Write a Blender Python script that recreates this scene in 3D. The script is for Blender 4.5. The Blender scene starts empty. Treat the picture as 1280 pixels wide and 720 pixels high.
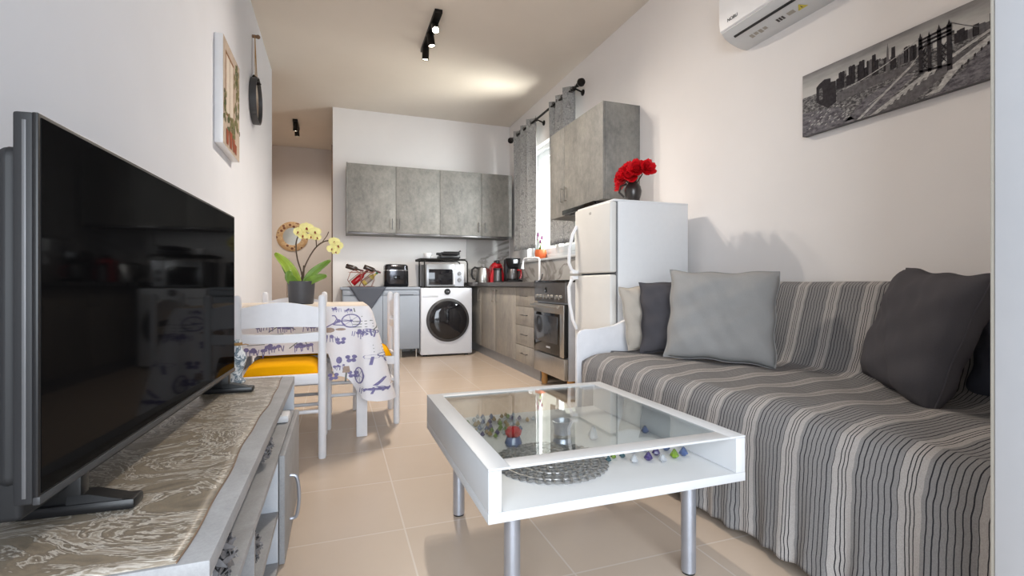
import bpy, bmesh, math, random
from mathutils import Vector, Matrix, Euler
PI = math.pi
rnd = random.Random(7)
S = bpy.context.scene
COL = S.collection

# ------------------------------------------------------------------ materials
def lin(c):
    def f(v):
        v /= 255.0
        return v/12.92 if v <= .04045 else ((v+.055)/1.055)**2.4
    return (f(c[0]), f(c[1]), f(c[2]), 1)

class NT:
    def __init__(s, name):
        s.m = bpy.data.materials.new(name); s.m.use_nodes = True
        s.t = s.m.node_tree; s.t.nodes.clear()
        s.out = s.n('ShaderNodeOutputMaterial')
        s.tc = s.n('ShaderNodeTexCoord')
    def n(s, typ, **kw):
        x = s.t.nodes.new(typ)
        for k, v in kw.items(): setattr(x, k, v)
        return x
    def l(s, a, b): s.t.links.new(a, b)
    def bsdf(s, rough=.5, metal=0., spec=.5):
        b = s.n('ShaderNodeBsdfPrincipled')
        b.inputs['Roughness'].default_value = rough
        b.inputs['Metallic'].default_value = metal
        b.inputs['Specular IOR Level'].default_value = spec
        s.l(b.outputs[0], s.out.inputs[0]); s.b = b
        return b
    def mapping(s, scale=(1,1,1), rot=(0,0,0), loc=(0,0,0)):
        m = s.n('ShaderNodeMapping')
        m.inputs['Scale'].default_value = scale; m.inputs['Rotation'].default_value = rot
        m.inputs['Location'].default_value = loc
        s.l(s.tc.outputs['Object'], m.inputs[0]); return m.outputs[0]
    def noise(s, vec, scale, detail=4, rough=.55, dist=0):
        x = s.n('ShaderNodeTexNoise')
        x.inputs['Scale'].default_value = scale; x.inputs['Detail'].default_value = detail
        x.inputs['Roughness'].default_value = rough; x.inputs['Distortion'].default_value = dist
        s.l(vec, x.inputs['Vector']); return x.outputs[0]
    def ramp(s, fac, stops, mode='LINEAR'):
        r = s.n('ShaderNodeValToRGB'); cr = r.color_ramp; cr.interpolation = mode
        while len(cr.elements) < len(stops): cr.elements.new(.5)
        for e, (p, c) in zip(cr.elements, stops): e.position = p; e.color = c
        s.l(fac, r.inputs[0]); return r.outputs[0]
    def mix(s, fac, a, b, blend='MIX'):
        x = s.n('ShaderNodeMix', data_type='RGBA', blend_type=blend)
        if isinstance(fac, (int, float)): x.inputs[0].default_value = fac
        else: s.l(fac, x.inputs[0])
        for k, v in ((6, a), (7, b)):
            if isinstance(v, tuple): x.inputs[k].default_value = v
            else: s.l(v, x.inputs[k])
        return x.outputs[2]
    def math(s, op, a, b=0.):
        x = s.n('ShaderNodeMath', operation=op)
        for k, v in ((0, a), (1, b)):
            if isinstance(v, (int, float)): x.inputs[k].default_value = v
            else: s.l(v, x.inputs[k])
        return x.outputs[0]
    def bump(s, h, strength=.2, dist=.01):
        x = s.n('ShaderNodeBump'); x.inputs['Strength'].default_value = strength
        x.inputs['Distance'].default_value = dist
        s.l(h, x.inputs['Height']); s.l(x.outputs[0], s.b.inputs['Normal'])
    def base(s, c): s.l(c, s.b.inputs['Base Color'])

def simple(name, c, rough=.5, metal=0., spec=.5, var=.06, vs=12, bump=0, bs=60, coat=0, sub=0):
    t = NT(name); b = t.bsdf(rough, metal, spec)
    v = t.mapping(); n = t.noise(v, vs, 3)
    c = lin(c)
    lo = tuple(x*(1-var) for x in c[:3])+(1,); hi = tuple(min(1, x*(1+var)) for x in c[:3])+(1,)
    t.base(t.ramp(n, [(.3, lo), (.7, hi)]))
    if bump: t.bump(t.noise(v, bs, 4), bump, .004)
    if coat: b.inputs['Coat Weight'].default_value = coat; b.inputs['Coat Roughness'].default_value = .08
    return t.m

def fabric(name, c, var=.12, weave=900, rough=.95, bump=.25):
    t = NT(name); b = t.bsdf(rough, 0, .1); v = t.mapping()
    n1 = t.noise(v, 5, 3); n2 = t.noise(t.mapping((1, 1, 1)), 260, 2)
    c = lin(c)
    lo = tuple(x*(1-var) for x in c[:3])+(1,); hi = tuple(min(1, x*(1+var)) for x in c[:3])+(1,)
    a = t.ramp(n1, [(.3, lo), (.7, hi)])
    a = t.mix(.35, a, t.ramp(n2, [(.3, lo), (.7, hi)]), 'MIX')
    t.base(a); t.bump(n2, bump, .002)
    return t.m

def concrete(name, stops, scale=(3, 3, 3), rough=.55, fine=30, bump=.03):
    t = NT(name); t.bsdf(rough, 0, .35)
    v = t.mapping(scale)
    n = t.noise(v, 1.0, 8, .62, .6)
    a = t.ramp(n, [(p, lin(c)) for p, c in stops])
    n2 = t.noise(v, fine/3, 6, .7)
    a = t.mix(.28, a, t.ramp(n2, [(.35, lin(stops[0][1])), (.65, lin(stops[-1][1]))]))
    t.base(a); t.bump(n2, bump, .003)
    return t.m

M = {}
M['wall'] = simple('wall_paint', (236, 232, 230), .9, 0, .2, .012, 3, .05, 220)
M['wall_l'] = simple('left_wall_paint', (231, 234, 242), .9, 0, .2, .012, 3, .06, 220)
M['ceil'] = simple('ceiling_paint', (226, 218, 208), .95, 0, .1, .012, 3)
M['wall_hall'] = simple('hall_wall_paint', (214, 206, 200), .9, 0, .2, .012, 3)
M['white'] = simple('white_lacquer', (236, 236, 238), .35, 0, .5, .015)
M['white_wood'] = simple('white_painted_wood', (224, 224, 228), .42, 0, .45, .03, 20)
M['white_mat'] = simple('white_melamine', (212, 213, 214), .5, 0, .4, .015)
M['fridge'] = simple('fridge_enamel', (226, 227, 229), .4, 0, .45, .012, 30, .02, 300)
M['fridge_door'] = simple('fridge_door_enamel', (218, 216, 212), .38, 0, .45, .02, 6)
M['gasket'] = simple('grey_rubber', (120, 120, 122), .8)
M['black'] = simple('black_plastic', (24, 24, 26), .38)
M['black_mat'] = simple('black_matte_plastic', (34, 34, 36), .6)
M['dark_gray'] = simple('dark_grey_plastic', (62, 62, 64), .45)
M['black_gloss'] = simple('black_gloss', (8, 8, 9), .07, 0, .5)
def mk_screen():
    t = NT('coated_screen'); d = t.n('ShaderNodeBsdfDiffuse'); g = t.n('ShaderNodeBsdfGlossy'); g.inputs['Roughness'].default_value = .05
    t.l(t.ramp(t.noise(t.mapping(), 3, 1), [(.3, (.0035, .0035, .004, 1)), (.7, (.0045, .0045, .005, 1))]), d.inputs[0])
    lw = t.n('ShaderNodeLayerWeight'); lw.inputs[0].default_value = .5
    f = t.math('ADD', t.math('MULTIPLY', t.math('POWER', lw.outputs['Facing'], 4.), .10), .012)
    mx = t.n('ShaderNodeMixShader'); t.l(f, mx.inputs[0]); t.l(d.outputs[0], mx.inputs[1]); t.l(g.outputs[0], mx.inputs[2]); t.l(mx.outputs[0], t.out.inputs[0])
    return t.m
M['tv_screen'] = mk_screen()
M['tv_back'] = simple('tv_back_plastic', (42, 42, 44), .55)
M['tv_edge'] = simple('tv_edge_metal', (120, 120, 122), .45, .5)
M['black_metal'] = simple('black_metal', (30, 27, 25), .45, .6)
M['steel'] = simple('brushed_steel', (182, 178, 172), .3, .95, .5, .05, 40)
M['steel_dk'] = simple('dark_steel', (112, 110, 110), .36, .85, .5, .05, 40)
M['chrome'] = simple('chrome', (222, 222, 225), .1, 1.)
M['alu'] = simple('satin_aluminium', (176, 180, 190), .34, .75)
M['silver'] = simple('silver_paint', (198, 200, 206), .4, .35)
M['washer'] = simple('washer_enamel', (214, 217, 224), .35, 0, .5, .015)
M['glass_dk'] = simple('dark_glass', (26, 26, 30), .06, 0, .6)
M['gray_oven'] = simple('oven_inside_glass', (58, 60, 64), .12, 0, .6, .2, 8)
M['yellow'] = fabric('yellow_cushion_fabric', (240, 170, 6), .05)
M['gray_lin'] = fabric('light_grey_linen', (154, 153, 152), .08)
M['dark_lin'] = fabric('charcoal_linen', (80, 78, 82), .08)
M['beige_lin'] = fabric('beige_linen', (184, 175, 164), .08)
M['blue_lin'] = fabric('slate_linen', (82, 84, 96), .08)
M['runner'] = fabric('slate_grey_runner', (92, 96, 106), .08)
M['blue_gray'] = simple('blue_grey_laminate', (158, 166, 178), .45, 0, .45, .02)
M['pot'] = simple('charcoal_ceramic', (72, 72, 76), .5, 0, .4, .04)
M['soil'] = simple('bark_soil', (70, 50, 34), .95, 0, .1, .4, 80, .6, 90)
M['leaf'] = simple('orchid_leaf', (110, 142, 54), .38, 0, .45, .25, 14)
M['leaf_l'] = simple('orchid_leaf_pale', (150, 172, 60), .4, 0, .45, .2, 14)
M['stem'] = simple('brown_green_stem', (76, 60, 44), .6)
M['petal'] = simple('yellow_petal', (244, 234, 158), .6, 0, .3, .08, 40)
M['petal_c'] = simple('orchid_lip', (150, 60, 40), .6)
M['red_petal'] = simple('red_petal', (206, 12, 26), .6, 0, .3, .22, 30)
M['pot_or'] = simple('terracotta_orange', (224, 110, 60), .5)
M['purple'] = simple('purple_flower', (130, 50, 110), .6)
M['vase_dk'] = simple('dark_pewter', (66, 62, 60), .28, .5, .5, .1)
M['wood_frame'] = simple('brown_door_wood', (128, 102, 80), .5, 0, .4, .15, 8)
M['wood_peg'] = simple('wood', (190, 140, 80), .5)
M['rope'] = simple('tan_strap', (168, 132, 84), .8, 0, .2, .15, 40)
M['red'] = simple('red_plastic', (176, 18, 30), .25, 0, .5, .03)
M['bottle'] = simple('dark_bottle_glass', (46, 30, 22), .12, 0, .6)
M['foil'] = simple('wine_red_foil', (92, 24, 34), .35, .3)
M['bottle_red'] = simple('red_bottle', (180, 26, 34), .25)
M['bottle_yel'] = simple('yellow_label_bottle', (206, 184, 96), .35, 0, .4, .15, 60)
M['green'] = simple('green_cap', (30, 120, 70), .4)
M['copper'] = simple('copper_wire', (164, 110, 96), .35, .7)
M['grout'] = simple('grey_plinth', (150, 150, 152), .4, .3)
M['label'] = simple('label_grey_print', (168, 162, 152), .7)
M['print_dk'] = simple('dark_print', (70, 66, 64), .7)
M['warn'] = simple('warning_yellow', (205, 190, 70), .6)
M['mirror'] = simple('mirror_glass', (200, 200, 200), .03, 1.)
M['mirror_dim'] = simple('hall_mirror_glass', (190, 186, 176), .3, 1.)
M['porcelain'] = None
M['doily'] = simple('silver_beads', (150, 148, 146), .35, .55, .5, .35, 90)
M['worktop'] = simple('dark_grey_worktop', (88, 86, 86), .4, 0, .4, .1, 60)

def emission(name, c, s):
    t = NT(name); e = t.n('ShaderNodeEmission')
    e.inputs[0].default_value = c; e.inputs[1].default_value = s
    n = t.noise(t.mapping(), 3, 1)
    t.l(t.ramp(n, [(0, c), (1, c)]), e.inputs[0])
    t.l(e.outputs[0], t.out.inputs[0]); return t.m
M['lamp'] = emission('warm_lamp', (1, .86, .62, 1), 40)

def thin_glass(name, tint=(.96, .98, .97, 1), ior=1.5, rough=0.0, boost=0.):
    t = NT(name)
    g = t.n('ShaderNodeBsdfGlossy'); g.inputs['Roughness'].default_value = rough
    tr = t.n('ShaderNodeBsdfTransparent')
    n = t.noise(t.mapping(), 2, 1)
    t.l(t.ramp(n, [(0, tint), (1, tint)]), tr.inputs[0])
    fr = t.n('ShaderNodeLayerWeight'); fr.inputs[0].default_value = .5
    f = t.math('ADD', t.math('MULTIPLY', t.math('POWER', fr.outputs['Facing'], 5.), .9), .04+boost)
    mx = t.n('ShaderNodeMixShader'); t.l(f, mx.inputs[0]); t.l(tr.outputs[0], mx.inputs[1]); t.l(g.outputs[0], mx.inputs[2])
    t.l(mx.outputs[0], t.out.inputs[0]); return t.m
M['glass'] = thin_glass('table_glass', (.93, .95, .94, 1), 1.55, 0, .03)
M['pane'] = thin_glass('window_glass')

def gem_mat(name, c):
    t = NT(name); b = t.bsdf(.04, 0, .8); n = t.noise(t.mapping(), 60, 2)
    c = lin(c); t.base(t.ramp(n, [(.3, tuple(x*.6 for x in c[:3])+(1,)), (.7, c)]))
    b.inputs['Transmission Weight'].default_value = .45; b.inputs['IOR'].default_value = 1.6
    return t.m
M['gem_clear'] = gem_mat('clear_gem', (225, 228, 232)); M['gem_blue'] = gem_mat('blue_gem', (96, 118, 170))
M['gem_green'] = gem_mat('green_gem', (140, 176, 50)); M['gem_amber'] = gem_mat('amber_gem', (200, 164, 96))
M['gem_violet'] = gem_mat('violet_gem', (92, 76, 140)); M['gem_teal'] = gem_mat('teal_gem', (70, 110, 120))

M['cab_up'] = concrete('concrete_laminate', [(.25, (98, 98, 97)), (.43, (126, 125, 122)), (.6, (144, 142, 137)), (.8, (168, 163, 155))], (3.2, 3.2, 2.2))
M['cab_low'] = concrete('weathered_laminate', [(.25, (118, 116, 115)), (.42, (146, 142, 137)), (.6, (166, 159, 149)), (.8, (188, 178, 164))], (4, 4, 1.5))
M['console'] = concrete('light_concrete_laminate', [(.2, (136, 136, 137)), (.5, (154, 154, 156)), (.8, (172, 172, 174))], (9, 9, 9), .5, 60)
M['console_w'] = concrete('pale_laminate', [(.2, (186, 190, 198)), (.5, (200, 204, 211)), (.8, (212, 216, 222))], (14, 14, 14), .5, 90)

def mk_floor():
    t = NT('floor_tiles'); b = t.bsdf(.27, 0, .45)
    v = t.mapping((1, 1, 1), (0, 0, 0), (-.227+.445*4, -1.76+.445*8, 0))
    br = t.n('ShaderNodeTexBrick'); br.offset = 0; br.squash = 1
    for k, x in (('Scale', 1), ('Mortar Size', .003), ('Mortar Smooth', .1), ('Bias', 0), ('Brick Width', .445), ('Row Height', .445)):
        br.inputs[k].default_value = x
    br.inputs['Color1'].default_value = lin((203, 185, 168)); br.inputs['Color2'].default_value = lin((199, 181, 164))
    br.inputs['Mortar'].default_value = lin((212, 200, 189))
    t.l(v, br.inputs['Vector'])
    n = t.noise(t.mapping(), 5, 6, .6)
    c = t.mix(1., br.outputs[0], t.ramp(n, [(.25, (.965, .965, .965, 1)), (.75, (1, 1, 1, 1))]), 'MULTIPLY')
    t.base(c)
    return t.m
M['floor'] = mk_floor()

def mk_marble_splash():
    t = NT('marble_splashback'); t.bsdf(.25, 0, .4)
    v = t.mapping((1.1, 1.1, 2.2), (.5, -.6, .4), (.3, .2, .1))
    n = t.noise(v, .9, 5, .5, .9)
    a = t.ramp(n, [(.25, lin((178, 176, 173))), (.47, lin((190, 187, 184))), (.495, lin((150, 146, 141))), (.505, lin((140, 136, 131))), (.525, lin((186, 183, 180))), (.62, lin((194, 191, 188))), (.64, lin((160, 155, 148))), (.66, lin((190, 187, 183)))])
    t.base(a); return t.m
M['splash'] = mk_marble_splash()

def mk_marbled_vinyl():
    t = NT('marbled_vinyl'); t.bsdf(.32, 0, .45)
    v = t.mapping((4.2, 6.6, 6), (0, 0, .6))
    w = t.n('ShaderNodeTexNoise'); w.inputs['Scale'].default_value = .9; w.inputs['Detail'].default_value = 4
    t.l(v, w.inputs['Vector'])
    vv = t.mix(.5, v, w.outputs[1], 'ADD')
    n = t.noise(vv, 1.0, 7, .58, 2.6)
    a = t.ramp(n, [(.25, lin((120, 110, 98))), (.42, lin((150, 138, 120))), (.47, lin((132, 121, 107))), (.487, lin((210, 203, 192))), (.510, lin((150, 138, 121))),
                   (.545, lin((126, 116, 103))), (.56, lin((212, 206, 196))), (.59, lin((168, 156, 140))), (.62, lin((148, 136, 120))), (.66, lin((200, 192, 181))), (.70, lin((134, 123, 109)))])
    t.base(a); return t.m
M['vinyl'] = mk_marbled_vinyl()

def mk_throw():
    t = NT('striped_throw'); t.bsdf(.95, 0, .1)
    g, l_, k = lin((142, 140, 140)), lin((176, 171, 168)), lin((50, 50, 55))
    seq = []
    for i in range(7): seq += [(1.15, g), (.28, k)]
    seq += [(1.0, g), (1.5, l_), (.28, k), (.7, l_), (.28, k), (.7, l_), (.28, k), (1.5, l_), (.25, k)]
    P = sum(w for w, _ in seq)
    sep = t.n('ShaderNodeSeparateXYZ'); t.l(t.tc.outputs['Object'], sep.inputs[0])
    wob = t.noise(t.mapping((1, 0, 1)), 9, 2)
    y = t.math('ADD', sep.outputs[1], t.math('MULTIPLY', t.math('SUBTRACT', wob, .5), .02))
    fr = t.math('FRACT', t.math('DIVIDE', t.math('ADD', y, 5.035), P/100))
    stops = []; a = 0
    for w, c in seq: stops.append((a/P, c)); a += w
    c = t.ramp(fr, stops, 'CONSTANT')
    f = t.noise(t.mapping(), 330, 2)
    c = t.mix(1., c, t.ramp(f, [(.3, (.8, .8, .8, 1)), (.7, (1, 1, 1, 1))]), 'MULTIPLY')
    t.base(c); t.bump(f, .3, .002); return t.m
M['throw'] = mk_throw()

def mk_curtain():
    t = NT('grey_crackle_curtain'); b = t.bsdf(.8, 0, .2)
    v = t.mapping((1, 1, 1)); n = t.noise(v, 14, 8, .7, 2.5)
    a = t.ramp(n, [(.38, lin((132, 133, 134))), (.47, lin((148, 149, 149))), (.5, lin((204, 205, 205))), (.53, lin((142, 143, 144))), (.62, lin((166, 166, 166)))])
    t.base(a); return t.m
M['curtain'] = mk_curtain()

def mk_porcelain():
    t = NT('blue_patterned_porcelain'); t.bsdf(.2, 0, .5)
    n = t.noise(t.mapping(), 38, 5, .6, .8)
    t.base(t.ramp(n, [(.46, lin((232, 234, 236))), (.52, lin((150, 164, 172))), (.58, lin((84, 104, 122))), (.66, lin((226, 228, 230)))])); return t.m
M['porcelain'] = mk_porcelain()

def mk_woven():
    t = NT('woven_frame'); t.bsdf(.7, 0, .3)
    v = t.n('ShaderNodeTexVoronoi'); v.inputs['Scale'].default_value = 15; t.l(t.tc.outputs['Object'], v.inputs['Vector'])
    t.base(t.ramp(v.outputs[0], [(.26, lin((122, 78, 58))), (.38, lin((206, 178, 138))), (.6, lin((190, 156, 116)))])); return t.m
M['woven'] = mk_woven()
M['cloth'] = fabric('tablecloth_cotton', (232, 228, 230), .03)
M['cloth_top'] = fabric('tablecloth_top_print', (204, 194, 184), .08)
M['ink'] = simple('violet_print', (128, 122, 160), .9, 0, .1, .2, 60)
M['ink_br'] = simple('taupe_print', (168, 148, 136), .9, 0, .1, .15, 60)
M['ink_gr'] = simple('grey_green_print', (124, 126, 120), .9, 0, .1, .15, 60)

# ------------------------------------------------------------------ mesh builder
def rotm(rx=0, ry=0, rz=0): return Euler((rx, ry, rz)).to_matrix().to_4x4()

class MB:
    def __init__(s): s.bm = bmesh.new(); s.mi = 0
    def _mark(s, faces):
        for f in faces: f.material_index = s.mi
    def box(s, x0, x1, y0, y1, z0, z1, bev=0, seg=2, mat=None):
        x0, x1 = min(x0, x1), max(x0, x1); y0, y1 = min(y0, y1), max(y0, y1); z0, z1 = min(z0, z1), max(z0, z1)
        T = bmesh.new()
        m = Matrix.Translation(((x0+x1)/2, (y0+y1)/2, (z0+z1)/2)) @ Matrix.Diagonal((x1-x0, y1-y0, z1-z0, 1))
        bmesh.ops.create_cube(T, size=1, matrix=m)
        if bev: bmesh.ops.bevel(T, geom=list(T.edges), offset=bev, segments=seg, profile=.5, affect='EDGES')
        if mat is not None: T.transform(mat)
        return s.merge(T)
    def merge(s, T):
        T.verts.index_update(); vs = [s.bm.verts.new(v.co) for v in T.verts]
        for f in T.faces:
            try: g = s.bm.faces.new([vs[v.index] for v in f.verts]); g.material_index = s.mi
            except ValueError: pass
        T.free(); return s
    def cyl(s, p0, p1, r0, r1=None, seg=20, cap=True):
        r1 = r0 if r1 is None else r1
        p0, p1 = Vector(p0), Vector(p1); d = (p1-p0)
        q = d.to_track_quat('Z', 'Y').to_matrix()
        a = [s.bm.verts.new(p0+q@Vector((r0*math.cos(2*PI*i/seg), r0*math.sin(2*PI*i/seg), 0))) for i in range(seg)]
        b = [s.bm.verts.new(p1+q@Vector((r1*math.cos(2*PI*i/seg), r1*math.sin(2*PI*i/seg), 0))) for i in range(seg)]
        F = [s.bm.faces.new((a[i], a[(i+1) % seg], b[(i+1) % seg], b[i])) for i in range(seg)]
        if cap: F += [s.bm.faces.new(a[::-1]), s.bm.faces.new(b)]
        s._mark(F); return s
    def lathe(s, prof, c=(0, 0, 0), seg=28, axis=None):
        q = Matrix.Identity(3) if axis is None else Vector(axis).to_track_quat('Z', 'Y').to_matrix()
        c = Vector(c); rings = []
        for r, z in prof:
            if r < 1e-5: rings.append([s.bm.verts.new(c+q@Vector((0, 0, z)))])
            else: rings.append([s.bm.verts.new(c+q@Vector((r*math.cos(2*PI*i/seg), r*math.sin(2*PI*i/seg), z))) for i in range(seg)])
        F = []
        for A, B in zip(rings, rings[1:]):
            for i in range(seg):
                j = (i+1) % seg
                if len(A) == 1 and len(B) == 1: continue
                if len(A) == 1: F.append(s.bm.faces.new((A[0], B[j], B[i])))
                elif len(B) == 1: F.append(s.bm.faces.new((A[i], A[j], B[0])))
                else: F.append(s.bm.faces.new((A[i], A[j], B[j], B[i])))
        s._mark(F); return s
    def tube(s, pts, r, seg=8, closed=False, taper=None):
        pts = [Vector(p) for p in pts]; n = len(pts); rings = []; prev = None
        for i, p in enumerate(pts):
            if closed: t = pts[(i+1) % n]-pts[i-1]
            else: t = pts[min(i+1, n-1)]-pts[max(i-1, 0)]
            t.normalize()
            if prev is None:
                u = t.orthogonal().normalized()
            else:
                u = (prev-t*prev.dot(t))
                u = u.normalized() if u.length > 1e-6 else t.orthogonal().normalized()
            prev = u; w = t.cross(u)
            rr = r*(taper[i] if taper else 1)
            rings.append([s.bm.verts.new(p+(u*math.cos(2*PI*k/seg)+w*math.sin(2*PI*k/seg))*rr) for k in range(seg)])
        F = []
        for i in range(n if closed else n-1):
            A, B = rings[i], rings[(i+1) % n]
            for k in range(seg): F.append(s.bm.faces.new((A[k], A[(k+1) % seg], B[(k+1) % seg], B[k])))
        if not closed: F += [s.bm.faces.new(rings[0][::-1]), s.bm.faces.new(rings[-1])]
        s._mark(F); return s
    def sph(s, c, r, seg=14, ring=8, sc=(1, 1, 1)):
        T = bmesh.new(); bmesh.ops.create_uvsphere(T, u_segments=seg, v_segments=ring, radius=r, matrix=Matrix.Translation(c) @ Matrix.Diagonal((*sc, 1)))
        return s.merge(T)
    def poly(s, pts):
        f = s.bm.faces.new([s.bm.verts.new(p) for p in pts]); f.material_index = s.mi; return s
    def prism(s, pts, d):
        d = Vector(d); a = [s.bm.verts.new(Vector(p)) for p in pts]; b = [s.bm.verts.new(Vector(p)+d) for p in pts]; n = len(pts)
        F = [s.bm.faces.new(a[::-1]), s.bm.faces.new(b)]
        F += [s.bm.faces.new((a[i], a[(i+1) % n], b[(i+1) % n], b[i])) for i in range(n)]
        s._mark(F); return s
    def grid(s, f, nu, nv, wrap=False):
        V = [[s.bm.verts.new(f(i/nu, j/nv)) for j in range(nv+1)] for i in range(nu+1)]
        F = [s.bm.faces.new((V[i][j], V[i+1][j], V[i+1][j+1], V[i][j+1])) for i in range(nu) for j in range(nv)]
        s._mark(F); return s
    def build(s, name, mats, parent=None, smooth=35, solid=0, subsurf=0, rec=True, origin=None):
        if not isinstance(mats, (list, tuple)): mats = [mats]
        if rec: bmesh.ops.recalc_face_normals(s.bm, faces=s.bm.faces)
        off = wloc(parent) if parent else (origin if origin is not None else base_of(s.bm))
        bmesh.ops.translate(s.bm, verts=s.bm.verts, vec=-Vector(off))
        me = bpy.data.meshes.new(name); s.bm.to_mesh(me); s.bm.free()
        for m in mats: me.materials.append(m)
        if smooth:
            for p in me.polygons: p.use_smooth = True
            me.set_sharp_from_angle(angle=math.radians(smooth))
        o = bpy.data.objects.new(name, me); COL.objects.link(o)
        if parent: o.parent = parent
        else: o.location = off
        if solid:
            md = o.modifiers.new('thick', 'SOLIDIFY'); md.thickness = solid; md.offset = 0
        if subsurf:
            md = o.modifiers.new('sub', 'SUBSURF'); md.levels = md.render_levels = subsurf
        return o
def wloc(o):
    v = Vector((0, 0, 0))
    while o: v += o.location; o = o.parent
    return v
def base_of(bm):
    c = [v.co for v in bm.verts]
    return Vector(((min(v.x for v in c)+max(v.x for v in c))/2, (min(v.y for v in c)+max(v.y for v in c))/2, min(v.z for v in c)))
def box(name, mat, b, parent=None, bev=0, **k): return MB().box(*b, bev=bev).build(name, mat, parent, **k)
def thing(name, label, cat, loc, group=None):
    o = bpy.data.objects.new(name, None); o.empty_display_size = .05; COL.objects.link(o); o.location = loc
    return tag(o, label, cat, group)
def tag(o, label, cat, group=None, kind=None):
    o['label'] = label; o['category'] = cat
    if group: o['group'] = group
    if kind: o['kind'] = kind
    return o
def struct(o, label=None):
    o['kind'] = 'structure'
    if label: o['label'] = label
    return o
def kids(o): return [c for c in COL.objects if c.parent == o]
def copy_tree(o, parent=None):
    c = o.copy(); COL.objects.link(c)
    if parent: c.parent = parent
    for ch in kids(o): copy_tree(ch, c)
    return c
def textmesh(txt, size):
    cu = bpy.data.curves.new('lettering', 'FONT'); cu.body = txt; cu.size = size; cu.extrude = .0006; cu.align_x = 'CENTER'; cu.align_y = 'CENTER'
    o = bpy.data.objects.new('lettering', cu); COL.objects.link(o)
    dg = bpy.context.evaluated_depsgraph_get(); me = bpy.data.meshes.new_from_object(o.evaluated_get(dg))
    bpy.data.objects.remove(o); return me
def text(name, txt, size, mat, parent, loc, X, Yv):
    """lettering on a face: X = reading direction, Yv = up direction"""
    me = textmesh(txt, size); X = Vector(X).normalized(); Yv = Vector(Yv).normalized(); Z = X.cross(Yv)
    m = Matrix((X, Yv, Z)).transposed().to_4x4(); m.translation = Vector(loc)-wloc(parent)
    me.transform(m); me.materials.clear(); me.materials.append(mat)
    o = bpy.data.objects.new(name, me); COL.objects.link(o); o.parent = parent; return o

# ------------------------------------------------------------------ the room
XL, XR, YB, YE, YH, ZC = -.625, 2.27, 6.42, 5.53, 8.5, 3.06
struct(box('floor', M['floor'], (-2.0, 2.5, -.3, 8.7, -.1, 0), origin=(0, 0, 0), smooth=0))
struct(box('ceiling', M['ceil'], (-2.0, 2.5, .2, 8.7, ZC, ZC+.12), smooth=0))
struct(box('wall_left', M['wall_l'], (XL-.12, XL, .2, YE, 0, ZC), smooth=0))
wy0, wy1, wz0, wz1 = 4.28, 5.74, 1.17, 2.53
b = MB()
b.box(XR, XR+.2, .2, wy0, 0, ZC).box(XR, XR+.2, wy1, 8.6, 0, ZC).box(XR, XR+.2, wy0, wy1, 0, wz0).box(XR, XR+.2, wy0, wy1, wz1, ZC)
struct(b.build('wall_right', M['wall'], smooth=0))
struct(box('wall_back', M['wall'], (-.047, XR, YB, YB+.12, 0, ZC), smooth=0))
b = MB().box(1.15, XR, .25, .55, 0, ZC).box(XL, -.5, .25, .55, 0, ZC).box(-.5, 1.15, .25, .55, 2.35, ZC)
struct(b.build('wall_front', M['wall'], smooth=0))
struct(box('wall_hall', M['wall_hall'], (-2.0, .1, YH, YH+.12, 0, ZC), smooth=0))
struct(box('wall_hall_left', M['wall_hall'], (-2.0, -1.9, YE, YH, 0, ZC), smooth=0))
struct(box('wall_hall_front', M['wall_hall'], (-1.9, XL-.12, YE-.12, YE, 0, ZC), smooth=0))
struct(box('wall_hall_right', M['wall_hall'], (-.047, .05, YB+.12, YH, 0, ZC), smooth=0))
# balcony doorway frame on the right of the camera
M['door_paint'] = simple('door_frame_paint', (190, 192, 197), .45, 0, .4, .015)
d1 = MB().box(1.137, 1.15, .25, .545, 0, 2.35, .003).box(-.5, -.487, .25, .545, 0, 2.35, .003).box(-.487, 1.137, .25, .545, 2.33, 2.35).build('door_1', M['door_paint'])
struct(d1)
struct(MB().box(1.139, 1.1495, .5455, .5515, 0, 2.34, .001).build('trim_1', M['label']))
# hall door with brown frame
d2 = MB().box(-.066, -.047, 7.0, 7.09, 0, 2.75).box(-.066, -.047, 7.95, 8.04, 0, 2.75).box(-.066, -.047, 7.09, 7.95, 2.66, 2.75).box(-.056, -.047, 7.09, 7.95, 0, 2.66)
struct(d2.build('door_2', M['wood_frame']))

# kitchen window in the right wall
w = MB()
fx0, fx1 = XR+.07, XR+.15
w.box(fx0, fx1, wy0, wy0+.05, wz0, wz1, .004).box(fx0, fx1, wy1-.05, wy1, wz0, wz1, .004).box(fx0, fx1, wy0+.05, wy1-.05, wz0, wz0+.05, .004).box(fx0, fx1, wy0+.05, wy1-.05, wz1-.05, wz1, .004)
win = struct(w.build('window_1', M['white_mat']))
ym = (wy0+wy1)/2
for (a, c, ox) in ((wy0+.05, ym+.04, .0), (ym-.04, wy1-.05, .03)):
    x0 = fx0+.005+ox; f = MB()
    f.box(x0, x0+.03, a, a+.075, wz0+.05, wz1-.05, .004).box(x0, x0+.03, c-.075, c, wz0+.05, wz1-.05, .004).box(x0, x0+.03, a+.075, c-.075, wz0+.05, wz0+.125, .004).box(x0, x0+.03, a+.075, c-.075, wz1-.125, wz1-.05, .004)
    sash = f.build('sash', M['white_mat'], win)
    MB().box(x0+.012, x0+.018, a+.075, c-.075, wz0+.125, wz1-.125).build('pane', M['pane'], sash, smooth=0)
MB().tube([(fx0+.002, ym+.075, 1.73), (fx0-.035, ym+.075, 1.75), (fx0-.04, ym+.075, 1.80), (fx0-.035, ym+.075, 1.85), (fx0+.002, ym+.075, 1.87)], .008).build('handle', M['white_mat'], win)
struct(MB().box(XR-.035, fx0, wy0-.02, wy1+.02, wz0-.025, wz0, .004).build('window_sill', M['white_mat']))
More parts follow.
